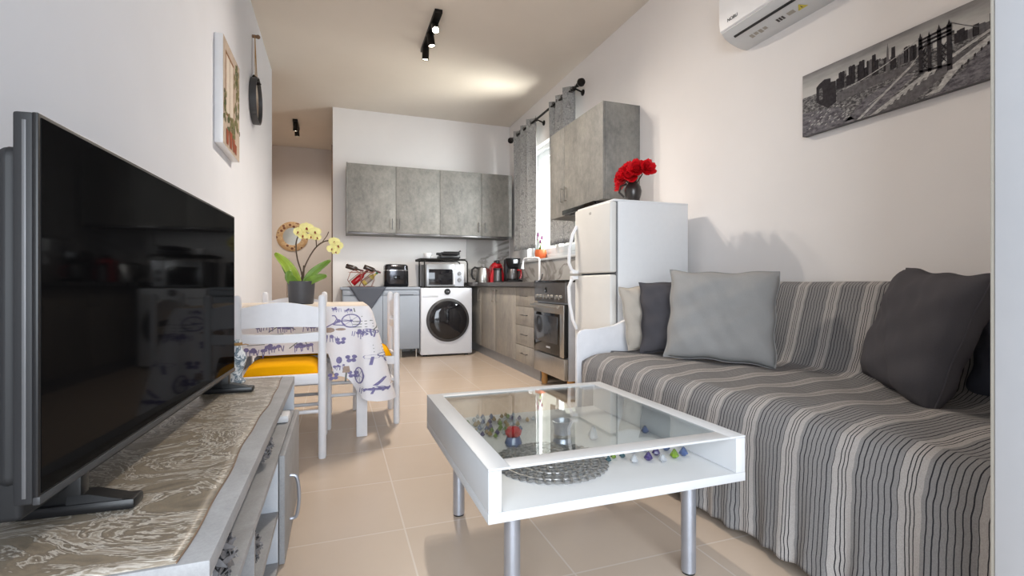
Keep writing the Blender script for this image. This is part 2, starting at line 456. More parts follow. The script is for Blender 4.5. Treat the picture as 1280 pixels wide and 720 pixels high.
struct(box('trim_2', M['splash'], (XR-.012, XR, 3.4, YB, .9, wz0-.025), smooth=0))
struct(box('trim_3', M['splash'], (1.65, XR-.012, YB-.012, YB, .9, 1.50), smooth=0))

# ------------------------------------------------------------------ kitchen cabinets
def bar_handle(mb, p, d, L, out, r=.005):
    p, d, out = Vector(p), Vector(d), Vector(out)
    mb.cyl(p+out-d*L/2, p+out+d*L/2, r, seg=10)
    for k in (-.4, .4): mb.cyl(p+d*L*k, p+d*L*k+out, r*.8, seg=8)
    return mb
# wall cabinets on the back wall
yf = 6.07
splits = [.105, .678, 1.219, 1.762, 2.18]
ends = ['leftmost, beside the hall opening', 'second from the left, above the cooker pot', 'third from the left, above the microwave', 'narrowest, in the corner']
hx = [.635, .722, 1.72, 1.805]
for i in range(4):
    x0, x1 = splits[i], splits[i+1]
    t = thing('wall_cabinet', 'grey concrete-look wall cabinet on the back wall, '+ends[i], 'cabinet', ((x0+x1)/2, yf+.17, 1.475), 'wall cabinets on the back wall')
    MB().box(x0, x1, yf+.02, YB, 1.475, 2.305, .002).build('body', M['cab_up'], t)
    d = MB().box(x0+.0025 if i else x0+.018, x1-.0025, yf, yf+.019, 1.495, 2.305, .002).build('door', M['cab_up'], t)
    bar_handle(MB(), (hx[i], yf, 1.60), (0, 0, 1), .13, (0, -.022, 0)).build('handle', M['steel_dk'], d)
    if i == 0: MB().box(x0, x0+.016, yf-.004, yf+.02, 1.475, 2.31, .002).build('side_panel', M['cab_up'], t)
    MB().box(x0+.001, x1-.001, yf-.002, yf+.02, 1.468, 1.492, .002).build('bottom_rail', M['steel_dk'], t)
# wall cabinets on the right wall
xf = 1.935
for i, (y0, y1, z0, hy, lab) in enumerate(((3.985, 4.29, 1.487, 4.02, 'narrow grey concrete-look wall cabinet on the right wall, next to the kitchen curtain'),
                                           (3.31, 3.985, 1.530, 3.95, 'wide grey concrete-look wall cabinet on the right wall, above the fridge and hood'))):
    t = thing('wall_cabinet', lab, 'cabinet', (xf+.17, (y0+y1)/2, z0), 'wall cabinets on the right wall')
    MB().box(xf+.02, XR, y0, y1, z0, 2.29, .002).build('body', M['cab_up'], t)
    d = MB().box(xf, xf+.019, y0+.002, y1-.002, z0, 2.29, .002).build('door', M['cab_up'], t)
    bar_handle(MB(), (xf, hy, 1.675), (0, 0, 1), .14, (-.024, 0, 0)).build('handle', M['steel'], d)
t = thing('range_hood', 'slim black range hood under the wide right wall cabinet', 'range hood', (2.0, 3.7, 1.49), )
MB().box(xf-.01, XR-.02, 3.4, 3.975, 1.492, 1.53, .004).build('body', M['black'], t)
MB().box(xf-.03, xf-.008, 3.4, 3.975, 1.488, 1.528, .003).build('front_rail', M['black_gloss'], t)
MB().box(xf+.03, XR-.06, 3.45, 3.93, 1.484, 1.4915).build('filter', M['steel_dk'], t)
# base cabinets along the right wall
xb = 1.69
for i, (y0, y1, hy, lab) in enumerate(((5.84, 6.40, 5.90, 'weathered grey base cabinet in the back corner beside the washing machine'),
                                       (5.27, 5.84, 5.335, 'weathered grey base cabinet, left of the pair sharing close handles'),
                                       (4.6, 5.27, 5.2, 'weathered grey base cabinet, right of the pair, next to the drawers'))):
    t = thing('base_cabinet', lab, 'cabinet', ((xb+XR)/2, (y0+y1)/2, 0), 'base cabinets along the right wall')
    MB().box(xb+.02, XR-.013, y0, y1, .10, .845, .002).build('body', M['cab_low'], t)
    d = MB().box(xb, xb+.019, y0+.002, y1-.002, .11, .838, .002).build('door', M['cab_low'], t)
    bar_handle(MB(), (xb, hy, .735), (0, 0, 1), .15, (-.024, 0, 0)).build('handle', M['steel'], d)
    MB().box(xb+.025, xb+.04, y0, y1, 0, .10).build('plinth', M['grout'], t)
t = thing('drawer_cabinet', 'weathered grey base unit of four drawers next to the cooker', 'cabinet', ((xb+XR)/2, 4.31, 0), 'base cabinets along the right wall')
MB().box(xb+.02, XR-.013, 4.03, 4.6, .10, .845, .002).build('body', M['cab_low'], t)
zs = [.11, .28, .472, .655, .838]
for k in range(4):
    d = MB().box(xb, xb+.019, 4.032, 4.598, zs[k]+.002, zs[k+1]-.002, .002).build('drawer', M['cab_low'], t)
    bar_handle(MB(), (xb, 4.34, (zs[k]+zs[k+1])/2+.01), (0, 1, 0), .16, (-.022, 0, 0), .004).build('handle', M['steel_dk'], d)
MB().box(xb+.025, xb+.04, 4.03, 4.6, 0, .10).build('plinth', M['grout'], t)
# worktop + sink
t = tag(MB().box(1.65, XR-.013, 4.02, YB-.013, .8465, .892, .004).box(1.585, 1.655, 5.86, YB-.013, .8465, .892, .003).build('kitchen_worktop', M['worktop']), 'dark grey kitchen worktop running along the right wall to the corner', 'worktop')
t = thing('kitchen_faucet', 'white swan-neck kitchen faucet standing by the window sill', 'faucet', (2.1, 4.96, .892))
MB().cyl((2.1, 4.96, .892), (2.1, 4.96, .915), .026).build('base', M['chrome'], t)
sp = [(2.1, 4.96, .915), (2.1, 4.96, 1.13)] + [(2.1-.02*(1-math.cos(a))*.5, 4.96+.02*(1-math.cos(a)), 1.13+.03*math.sin(a)) for a in (.5, 1., 1.5)] + [(2.06, 5.06, 1.165), (2.02, 5.16, 1.165)] + [(2.02-.02*math.sin(a), 5.16+.04*math.sin(a), 1.165-.05*(1-math.cos(a))) for a in (.5, 1., 1.5)]+[(1.998, 5.203, 1.085)]
MB().tube(sp, .011, 10).build('spout', M['white'], t)
MB().cyl((1.998, 5.203, 1.10), (1.996, 5.206, 1.045), .013, .019).build('spray_head', M['white'], t)
MB().tube([(2.09, 4.93, .91), (2.085, 4.86, .93), (2.08, 4.82, .985)], .007).build('lever', M['chrome'], t)

# ------------------------------------------------------------------ cooker
cx0, cy0, cy1 = 1.645, 3.375, 3.995
t = thing('cooker', 'stainless steel freestanding cooker with black glass oven door', 'cooker', (1.95, 3.685, 0))
MB().box(cx0+.03, 2.24, cy0, cy1, .12, .885, .004).build('body', M['silver'], t)
MB().box(cx0-.004, 2.245, cy0-.004, cy1+.004, .885, .903, .004).build('hob_top', M['black_gloss'], t)
cp = MB().box(cx0, cx0+.03, cy0, cy1, .725, .884, .004).build('control_panel', M['steel_dk'], t)
MB().box(cx0-.002, cx0+.002, 3.72, 3.77, .80, .845, .001).build('clock_display', M['black_gloss'], cp)
for yk in (3.915, 3.845, 3.76, 3.69, 3.62, 3.52, 3.45):
    MB().cyl((cx0, yk, .765), (cx0-.02, yk, .765), .019, .016, 16).build('knob', M['steel'], cp)
dr = MB().box(cx0-.008, cx0+.028, cy0+.004, cy1-.004, .30, .712, .006).build('oven_door', M['black_gloss'], t)
MB().box(cx0-.012, cx0-.006, cy0+.006, cy1-.006, .635, .708, .002).build('top_strip', M['steel'], dr)
MB().box(cx0-.0125, cx0-.007, cy0+.004, cy0+.075, .30, .64, .002).build('side_strip', M['steel'], dr)
MB().box(cx0-.0105, cx0-.007, cy0+.12, cy1-.05, .39, .61, .002).build('window', M['gray_oven'], dr)
bar_handle(MB(), (cx0-.01, 3.685, .69), (0, 1, 0), .56, (-.04, 0, 0), .011).build('handle', M['steel'], dr)
MB().box(cx0-.0085, cx0-.0075, 3.64, 3.72, .345, .36).build('badge', M['silver'], dr)
MB().box(cx0-.008, cx0+.03, cy0+.004, cy1-.004, .125, .292, .006).build('pan_drawer', M['steel'], t)
for x in (1.72, 2.18):
    for y in (3.43, 3.94): MB().lathe([(0, 0), (.022, 0), (.03, .03), (.024, .06), (.032, .12)], (x, y, 0), 14).build('foot', M['wood_peg'] if x < 2 else M['black'], t)

# ------------------------------------------------------------------ fridge
fy0, fy1 = 2.645, 3.125
t = thing('fridge', 'white two-door fridge freezer beside the sofa arm', 'fridge', (1.9, 2.88, 0))
MB().box(1.655, 2.19, fy0, fy1, .05, 1.392, .008).build('body', M['fridge'], t)
MB().box(1.645, 1.658, fy0+.008, fy1-.008, .07, 1.385).build('gasket', M['gasket'], t)
MB().box(1.62, 2.19, fy0-.002, fy1+.002, 1.388, 1.402, .006).build('top_panel', M['fridge'], t)
for (z0, z1, nm) in ((.943, 1.388, 'freezer_door'), (.07, .930, 'fridge_door')):
    d = MB().box(1.598, 1.645, fy0, fy1, z0, z1, .012, 3).build(nm, M['fridge_door'], t)
    if nm == 'freezer_door':
        pts = [(1.59, fy1-.035, .955), (1.562, fy1-.02, .97), (1.545, fy1-.012, 1.02), (1.55, fy1-.012, 1.12), (1.57, fy1-.02, 1.22), (1.598, fy1-.03, 1.28)]
        text('emblem', 'LG', .022, M['print_dk'], d, (1.5975, 2.90, 1.342), (0, -1, 0), (0, 0, 1))
    else:
        pts = [(1.59, fy1-.035, .915), (1.562, fy1-.02, .90), (1.545, fy1-.012, .85), (1.55, fy1-.012, .74), (1.57, fy1-.02, .62), (1.598, fy1-.03, .55)]
    hb = MB(); hb.tube(pts, .012, 10); hb.box(1.555, 1.6, fy1-.05, fy1-.005, pts[0][2]-.012, pts[0][2]+.012, .004)
    hb.build('handle', M['white'], d)
MB().box(1.62, 2.15, fy0+.02, fy1-.02, 0, .05).build('base', M['black_mat'], t)
# flower vase on the fridge
vx, vy, vz = 1.80, 2.70, 1.402
tag(MB().lathe([(0, 0), (.034, 0), (.038, .004), (.05, .035), (.055, .065), (.048, .095), (.034, .118), (.026, .132), (.03, .15), (.034, .156), (.028, .154), (.02, .135), (0, .06)], (vx, vy, vz)).tube([(vx-.036, vy+.02, vz+.115), (vx-.07, vy+.035, vz+.10), (vx-.078, vy+.04, vz+.06), (vx-.05, vy+.026, vz+.03)], .007).build('flower_vase', M['vase_dk']), 'dark pewter jug vase standing on top of the fridge', 'vase')
def petal(mb, c, ax, n, L, W, cup=.3, seg=4):
    """cupped petal from c along ax, facing n"""
    ax, n = Vector(ax).normalized(), Vector(n).normalized(); sd = ax.cross(n).normalized()
    def f(u, v):
        w = W*math.sin(PI*(.12+.80*u))**.8*(v-.5)*2
        return Vector(c)+ax*L*u+sd*w*.5+n*(cup*L*(u*u)-abs(v-.5)*-cup*W*.6)
    mb.grid(f, seg, 4)
bq = thing('red_flower_bouquet', 'bunch of bright red artificial flowers in the dark jug on the fridge', 'flowers', (vx, vy, vz+.14))
MB().tube([(vx, vy, vz+.07), (vx, vy, vz+.17)], .006).tube([(vx, vy, vz+.08), (vx-.04, vy+.05, vz+.17)], .004).tube([(vx, vy, vz+.08), (vx+.03, vy-.06, vz+.17)], .004).build('stem', M['stem'], bq)
for (dx, dy, dz) in ((-.02, .095, .165), (0, .045, .205), (-.05, .03, .18), (.01, -.04, .21), (-.03, -.085, .185), (.03, .0, .20), (.02, -.115, .19), (-.045, -.03, .19), (-.03, .085, .125), (-.03, .05, .145), (-.05, -.06, .155), (-.055, .01, .165), (.0, .115, .19), (.02, .07, .21)):
    c = Vector((vx+dx, vy+dy, vz+dz)); out = Vector((dx-.03, dy, .04)).normalized(); f = MB()
    q = out.to_track_quat('Z', 'Y')
    for r_, k, L in ((1.35, 8, .062), (.95, 7, .056), (.55, 6, .046), (.2, 4, .036)):
        for j in range(k):
            a = 2*PI*(j+r_)/k+rnd.uniform(-.2, .2)
            ax = q@Vector((math.cos(a)*math.sin(r_), math.sin(a)*math.sin(r_), math.cos(r_)))
            n = q@Vector((-math.cos(a)*math.cos(r_), -math.sin(a)*math.cos(r_), math.sin(r_)))
            petal(f, c-out*.012, ax, n, L*rnd.uniform(.85, 1.15), L*1.05, rnd.uniform(.1, .4))
    f.build('flower', M['red_petal'], bq, rec=False)

# ------------------------------------------------------------------ washing machine and blue-grey unit on the back wall
wx0, wx1, wyf = .94, 1.572, 5.835
t = thing('washing_machine', 'white front-loading washing machine with dark round door', 'washing machine', ((wx0+wx1)/2, 6.1, 0))
bd = MB().box(wx0, wx1, wyf, 6.38, .022, .825, .012, 3).build('body', M['washer'], t)
for x in (wx0+.06, wx1-.06):
    for y in (wyf+.06, 6.32): MB().cyl((x, y, 0), (x, y, .024), .022).build('foot', M['black'], t)
ccx, ccz = 1.268, .437
dd = MB().lathe([(.262, 0), (.262, .014), (.252, .024), (.232, .028)], (ccx, wyf, ccz), 56, (0, -1, 0)).build('door', M['dark_gray'], t)
MB().lathe([(.236, .02), (.226, .03), (.15, .045), (0, .052)], (ccx, wyf, ccz), 56, (0, -1, 0)).build('door_glass', M['glass_dk'], dd)
MB().lathe([(.037, -.002), (.037, .008), (.03, .014), (0, .014)], (1.262, wyf, .780), 32, (0, -1, 0)).build('dial', M['black'], t)
text('dial_mark', '1:28', .02, M['silver'], t, (1.262, wyf-.0145, .780), (1, 0, 0), (0, 0, 1))
MB().box(.965, 1.15, wyf-.002, wyf+.004, .715, .735, .001).build('detergent_drawer', M['silver'], t)
MB().box(wx0+.01, wx1-.01, wyf+.02, 6.36, .02, .032).build('base_gap', M['black'], t)

t = thing('base_cabinet', 'blue-grey low kitchen unit on metal legs left of the washing machine', 'cabinet', (.49, 6.1, 0))
MB().box(.06, .932, 5.87, 6.40, .10, .808, .002).build('body', M['blue_gray'], t)
MB().box(.035, .936, 5.842, 6.41, .808, .836, .003).build('top', M['blue_gray'], t)
for x0, x1 in ((.065, .50), (.505, .928)):
    d = MB().box(x0, x1, 5.852, 5.869, .105, .735, .002).build('door', M['blue_gray'], t)
    d = MB().box(x0, x1, 5.852, 5.869, .742, .803, .002).build('drawer', M['blue_gray'], t)
    MB().box((x0+x1)/2-.14, (x0+x1)/2+.14, 5.848, 5.853, .742, .748).build('finger_groove', M['dark_gray'], d)
for x in (.12, .62, .72, .90):
    for y in (5.92, 6.33): MB().cyl((x, y, 0), (x, y, .102), .012).build('leg', M['steel'], t)
# runner with hanging point
def runner():
    b = MB()
    b.grid(lambda u, v: Vector((.062+.865*u, 5.845+.42*v, .838+.0012*math.sin(u*40)*math.sin(v*9))), 30, 8)
    return b
rn = runner()
V = [(.13, 5.8385, .839), (.545, 5.8385, .839), (.36, 5.8365, .56), (.315, 5.8365, .56)]
rn.grid(lambda u, v: Vector(V[0]).lerp(Vector(V[1]), u).lerp(Vector(V[3]).lerp(Vector(V[2]), u), v)+Vector((0, -.002*math.sin(u*9)*v, 0)), 10, 10)
rn.grid(lambda u, v: Vector((.13+.415*u, 5.845-.0065*v, .838+.001*v)), 10, 1)
tag(rn.build('table_runner', M['runner'], solid=.002), 'dark grey cloth runner on the blue-grey unit with a point hanging in front', 'runner')

# ------------------------------------------------------------------ things on the back units
ztop = .840
t = thing('rice_cooker', 'glossy dark rice cooker with a bright band on the runner', 'rice cooker', (.675, 6.08, ztop))
def rsq(z, a, r):  # rounded square ring
    pts = []
    for cx, cy, a0 in ((a-r, a-r, 0), (-(a-r), a-r, PI/2), (-(a-r), -(a-r), PI), (a-r, -(a-r), 1.5*PI)):
        for k in range(6): pts.append(Vector((.675+cx+r*math.cos(a0+k*PI/10), 6.08+cy+r*math.sin(a0+k*PI/10), z)))
    return pts
def loft(mb, rings, cap=True):
    R = [[mb.bm.verts.new(p) for p in r] for r in rings]; n = len(R[0])
    F = [mb.bm.faces.new((A[i], A[(i+1) % n], B[(i+1) % n], B[i])) for A, B in zip(R, R[1:]) for i in range(n)]
    if cap: F += [mb.bm.faces.new(R[0][::-1]), mb.bm.faces.new(R[-1])]
    mb._mark(F); return mb
chr_dk = simple('dark_chrome', (70, 70, 74), .16, .85, .5, .05)
loft(MB(), [rsq(ztop, .135, .06), rsq(ztop+.02, .145, .07), rsq(ztop+.19, .142, .07)]).build('body', chr_dk, t)
loft(MB(), [rsq(ztop+.192, .1435, .07), rsq(ztop+.20, .1435, .07)]).build('band', M['chrome'], t)
loft(MB(), [rsq(ztop+.202, .141, .07), rsq(ztop+.25, .138, .07), rsq(ztop+.268, .125, .07), rsq(ztop+.272, .10, .06)]).build('lid', chr_dk, t)
MB().box(.64, .71, 5.93, 5.937, ztop+.09, ztop+.13, .002).build('control_panel', M['black_gloss'], t)

# wire rack with bottles
t = thing('bottle_rack', 'small wire bottle rack at the left end of the runner', 'bottle rack', (.27, 6.05, ztop))
b = MB()
for y in (5.98, 6.12):
    for x0 in (.15, .29):
        pts = [(x0+.02, y, ztop+.004), (x0-.03, y, ztop+.08), (x0, y, ztop+.17), (x0+.05, y, ztop+.20), (x0+.11, y, ztop+.16), (x0+.13, y, ztop+.08), (x0+.10, y, ztop+.004)]
        b.tube(pts, .003, 6)
        b.tube([(x0-.02, y, ztop+.06), (x0+.06, y, ztop+.13), (x0+.13, y, ztop+.19)], .003, 6)
    b.tube([(.12, y, ztop+.004), (.42, y, ztop+.004)], .003, 6); b.tube([(.14, y, ztop+.17), (.42, y, ztop+.17)], .003, 6)
for x in (.13, .27, .41):
    for z in (.004, .17): b.tube([(x, 5.98, ztop+z), (x, 6.12, ztop+z)], .003, 6)
b.build('frame', M['copper'], t)
def bottle(name, p, d, L, mats, label, neck=None):
    p = Vector(p); d = Vector(d).normalized()
    t = thing(name, label, 'bottle', p, 'bottles in the wire rack')
    r = L*.135
    MB().lathe([(0, .003*L), (r*.9, 0), (r, .02*L), (r, .52*L), (r*.85, .60*L), (r*.42, .68*L), (r*.36, .72*L), (r*.36, .80*L)], p, 20, d).build('glass_body', mats[0], t)
    MB().lathe([(r*.39, .80*L), (r*.38, .97*L), (r*.44, .975*L), (r*.44, 1*L), (0, L)], p, 16, d).build('capsule', mats[1], t)
    MB().lathe([(r*1.015, .16*L), (r*1.02, .17*L), (r*1.02, .44*L), (r*1.015, .45*L)], p, 20, d).build('paper_label', mats[2], t)
bottle('wine_bottle', (.10, 6.01, ztop+.245), (.92, -.06, -.28), .205, (M['bottle'], M['foil'], M['bottle']), 'dark wine bottle lying on the top left of the wire rack')
bottle('wine_bottle', (.30, 6.01, ztop+.238), (.92, -.04, -.34), .205, (M['bottle'], M['foil'], M['bottle']), 'dark wine bottle lying on the top right of the wire rack')
bottle('red_bottle', (.175, 6.09, ztop+.035), (.72, 0, .66), .25, (M['bottle_red'], M['foil'], M['bottle_red']), 'bright red bottle leaning in the bottom of the wire rack')
bottle('yellow_bottle', (.30, 6.09, ztop+.035), (.72, 0, .60), .235, (M['bottle_yel'], M['green'], M['ink_br']), 'yellow bottle with green cap low in the wire rack')

# microwave with wire shelf
zm = .8256
M['micro'] = simple('microwave_silver', (150, 151, 153), .32, .55)
t = thing('microwave', 'silver microwave with dark window on top of the washing machine', 'microwave', (1.27, 6.15, zm))
mx0, mx1, myf, mz0, mz1 = 1.03, 1.50, 5.965, zm+.012, zm+.295
MB().box(mx0, mx1, myf+.02, 6.34, mz0, mz1, .006).build('body', M['micro'], t)
d = MB().box(mx0, mx1-.115, myf, myf+.02, mz0, mz1-.002, .004).build('door', M['micro'], t)
MB().box(mx0+.03, mx1-.145, myf-.003, myf+.001, mz0+.025, mz1-.065, .001).build('window', M['glass_dk'], d)
MB().cyl((mx1-.13, myf-.03, mz0+.03), (mx1-.13, myf-.03, mz1-.07), .009).cyl((mx1-.13, myf, mz0+.04), (mx1-.13, myf-.03, mz0+.04), .006).cyl((mx1-.13, myf, mz1-.08), (mx1-.13, myf-.03, mz1-.08), .006).build('handle', M['white'], d)
cpn = MB().box(mx1-.113, mx1, myf, myf+.02, mz0, mz1-.002, .004).build('control_panel', M['silver'], t)
for z in (mz0+.085, mz0+.165):
    k = MB().cyl((mx1-.058, myf, z), (mx1-.058, myf-.022, z), .026, .022, 24).build('knob', M['micro'], cpn)
for x in (mx0+.05, mx1-.05):
    for y in (6.0, 6.3): MB().cyl((x, y, zm), (x, y, mz0+.003), .014).build('foot', M['black'], t)
t = thing('microwave_rack', 'black metal rack standing over the microwave', 'rack', (1.27, 6.14, zm))
for y in (5.955, 6.352):
    b = MB().tube([(1.005, y, zm+.010), (1.005, y, zm+.34)], .0085)
    b.tube([(1.005, y, zm+.010), (1.50, y, zm+.010), (1.53, y, zm+.018), (1.545, y, zm+.04), (1.545, y, zm+.30), (1.535, y, zm+.33), (1.51, y, zm+.345), (.955, y, zm+.345)], .0085)
    b.build('side_frame', M['black_metal'], t)
MB().box(.95, 1.53, 5.955, 6.352, zm+.3535, zm+.3615, .003).build('shelf', M['black_metal'], t)
zs_ = zm+.3617
t = thing('white_cup', 'white coffee cup with handle on the rack above the microwave', 'cup', (1.06, 6.06, zs_))
MB().lathe([(0, .002), (.028, 0), (.034, .006), (.046, .035), (.05, .07), (.047, .07), (.043, .036), (.03, .01), (0, .008)], (1.06, 6.06, zs_), 24).build('bowl', M['white'], t)
MB().tube([(1.105, 6.06, zs_+.058), (1.135, 6.06, zs_+.06), (1.14, 6.06, zs_+.04), (1.125, 6.06, zs_+.024), (1.10, 6.06, zs_+.02)], .006).build('handle', M['white'], t)
t = thing('contact_grill', 'black sandwich grill on the rack above the microwave', 'grill', (1.34, 6.08, zs_))
MB().box(1.21, 1.46, 5.98, 6.22, zs_+.006, zs_+.042, .008).build('lower_plate', M['black'], t)
MB().box(1.215, 1.455, 5.985, 6.215, zs_+.05, zs_+.082, .01, mat=None).build('upper_plate', M['black_mat'], t)
MB().tube([(1.24, 5.985, zs_+.066), (1.24, 5.955, zs_+.078), (1.43, 5.955, zs_+.08), (1.455, 5.95, zs_+.10)], .010).build('handle', M['black'], t)
MB().box(1.165, 1.22, 5.99, 6.05, zs_+.045, zs_+.075, .006).cyl((1.19, 6.0, zs_+.06), (1.22, 6.0, zs_+.045), .02).build('hinge', M['black_mat'], t)
for x in (1.23, 1.44):
    for y in (6.0, 6.2): MB().cyl((x, y, zs_), (x, y, zs_+.01), .009).build('foot', M['black'], t)

# worktop things
zw = .892
kx, ky = 1.785, 6.12
t = thing('kettle', 'brushed steel kettle with black handle on the worktop', 'kettle', (kx, ky, zw))
MB().lathe([(0, .012), (.088, .012), (.09, .02), (.083, .10), (.068, .185), (.06, .19)], (kx, ky, zw)).lathe([(.07, 0), (.088, .002), (.088, .012)], (kx, ky, zw)).build('body', M['steel'], t)
MB().lathe([(.062, .188), (.055, .2), (.015, .205), (.015, .218), (0, .22)], (kx, ky, zw)).build('lid', M['steel_dk'], t)
MB().tube([(kx-.06, ky-.02, zw+.185), (kx-.11, ky-.04, zw+.195), (kx-.15, ky-.05, zw+.165), (kx-.155, ky-.05, zw+.10), (kx-.135, ky-.045, zw+.05), (kx-.11, ky-.035, zw+.045)], .013).build('handle', M['black'], t)
MB().prism([(kx+.055, ky-.025, zw+.185), (kx+.10, ky, zw+.18), (kx+.055, ky+.025, zw+.185)], (-.0, 0, -.045)).build('spout', M['steel'], t)

rx, ry = 1.97, 6.10
t = thing('capsule_coffee_machine', 'red capsule coffee machine between kettle and coffee maker', 'coffee machine', (rx, ry, zw))
for s_ in (-1, 1):
    b = MB()
    prof = [(-.06, 0), (-.10, .0), (-.095, .08), (-.075, .15), (-.07, .20), (-.05, .235), (-.045, .2), (-.055, .12)]
    b.prism([(rx-s_*p[0], ry-.06, zw+p[1]) for p in prof], (0, .14, 0)); b.build('side_shell', M['red'], t)
MB().box(rx-.058, rx+.058, ry-.05, ry+.10, zw, zw+.20, .01).build('water_tank', M['dark_gray'], t)
MB().lathe([(.058, 0), (.058, .02), (.05, .145), (.05, .15)], (rx, ry-.055, zw+.02), 24).build('column', M['steel_dk'], t)
MB().sph((rx, ry-.01, zw+.215), .075, 18, 12, (1, 1, .72)).build('head', M['red'], t)
MB().box(rx-.022, rx+.022, ry-.085, ry+.05, zw+.245, zw+.29, .008).build('lever', M['black'], t)
MB().cyl((rx, ry-.06, zw+.16), (rx, ry-.06, zw+.185), .06).build('collar', M['black'], t)
MB().box(rx-.06, rx+.06, ry-.12, ry, zw, zw+.018, .004).build('drip_tray', M['black'], t)

qx, qy = 2.135, 5.92
t = thing('coffee_maker', 'black drip coffee maker with red jug handle in the corner', 'coffee maker', (qx, qy, zw))
MB().box(qx-.095, qx+.095, qy-.10, qy+.10, zw, zw+.035, .008).build('base', M['black'], t)
MB().box(qx-.09, qx+.09, qy+.03, qy+.10, zw+.03, zw+.30, .008).build('tower', M['black'], t)
MB().lathe([(.065, 0), (.09, .06), (.098, .11), (.098, .115), (0, .115)], (qx, qy-.01, zw+.195), 28).build('filter_basket', M['black'], t)
MB().lathe([(.05, 0), (.068, .01), (.072, .06), (.055, .12), (.05, .135)], (qx-.015, qy-.025, zw+.037), 26).build('jug', M['steel_dk'], t)
MB().tube([(qx+.04, qy-.06, zw+.16), (qx+.085, qy-.075, zw+.155), (qx+.09, qy-.075, zw+.09), (qx+.075, qy-.07, zw+.05)], .013).build('jug_handle', M['red'], t)
MB().box(qx-.03, qx+.03, qy-.112, qy-.10, zw+.24, zw+.29, .003).build('badge', M['silver'], t)

# plant on the window sill
px, py, pz = 2.275, 5.33, wz0
t = thing('potted_flower', 'small orange pot with purple flowers on the window sill', 'potted plant', (px, py, pz))
MB().lathe([(0, 0), (.05, 0), (.066, .03), (.072, .07), (.066, .108), (.058, .108), (.055, .09), (0, .09)], (px, py, pz)).build('pot', M['pot_or'], t)
MB().lathe([(0, .094), (.056, .092)], (px, py, pz)).build('soil', M['soil'], t)
for k, (dx, dy, h) in enumerate(((-.02, .05, .24), (.0, -.02, .20), (-.01, .02, .285), (.01, -.04, .245))):
    MB().tube([(px, py, pz+.09), (px+dx*.5, py+dy*.4, pz+.09+h*.4), (px+dx, py+dy, pz+h)], .0035, 6).build('stem', M['leaf'], t)
    f = MB()
    for j in range(6):
        a = j*PI/3; petal(f, (px+dx, py+dy, pz+h), (-.4, math.cos(a), math.sin(a)), (-1, 0, .2), .032, .026, .2)
    f.build('flower', M['purple'], t, rec=False)
for a in (0.4, 2.2, 4.2):
    f = MB(); petal(f, (px, py, pz+.09), (math.cos(a), math.sin(a), 1.1), (-math.sin(a)*0-math.cos(a), -math.sin(a), .6), .08, .03, -.3); f.build('leaf', M['leaf'], t, rec=False)

# curtain rod and curtains
rxx, rz = 2.17, 2.775
t = thing('curtain_rod', 'black curtain rod with ball ends above the kitchen window', 'curtain rod', (rxx, 5.1, rz))
MB().cyl((rxx, 4.19, rz), (rxx, 6.02, rz), .0125).build('pole', M['black_metal'], t)
for y, s_ in ((4.19, -1), (6.02, 1)):
    MB().lathe([(.0125, 0), (.02, .005), (.02, .02), (.014, .03), (.032, .05), (.04, .075), (.032, .10), (0, .112)], (rxx, y, rz), 20, (0, s_, 0)).build('finial', M['black_metal'], t)
for y in (4.26, 5.215, 5.95):
    MB().cyl((rxx, y, rz), (XR, y, rz-.03), .008).lathe([(.03, 0), (.03, .008), (.012, .02)], (XR, y, rz-.03), 16, (-1, 0, 0)).box(rxx-.016, rxx+.016, y-.006, y+.006, rz-.022, rz+.016, .003).build('bracket', M['black_metal'], t)
def curtain(y0, y1, z0, label, ph, nw):
    t = thing('curtain', label, 'curtain', (rxx, (y0+y1)/2, z0), 'kitchen curtains')
    def f(u, v):
        y = y0+(y1-y0)*u; a = .036*(.75+.25*v)
        x = rxx+a*math.sin(ph+u*nw*2*PI)*(1 if v > 0 else 1)+.01*math.sin(7*u+3*v)
        return Vector((x, y+.015*math.sin(ph+u*nw*4*PI), z0+(2.825-z0)*v-.008*math.sin(ph+u*nw*2*PI)*v))
    MB().grid(f, 90, 24).build('cloth', M['curtain'], t, solid=.004)
    for k in range(int(nw*2)):
        u = (k+.5-ph/PI)/(nw*2) if ph else (k)/(nw*2)
        if .02 < u < .98:
            y = y0+(y1-y0)*u
            c = [(rxx+.024*math.cos(a), y+.012*math.cos(a), rz+.024*math.sin(a)) for a in [2*PI*i/20 for i in range(20)]]
            MB().tube(c, .005, 6, True).build('ring', M['steel_dk'], t)
curtain(5.235, 5.95, 1.295, 'grey patterned curtain at the back corner end of the rod', 0, 3)
curtain(4.27, 4.80, 1.285, 'grey patterned curtain partly behind the right wall cabinets', .5, 2.5)

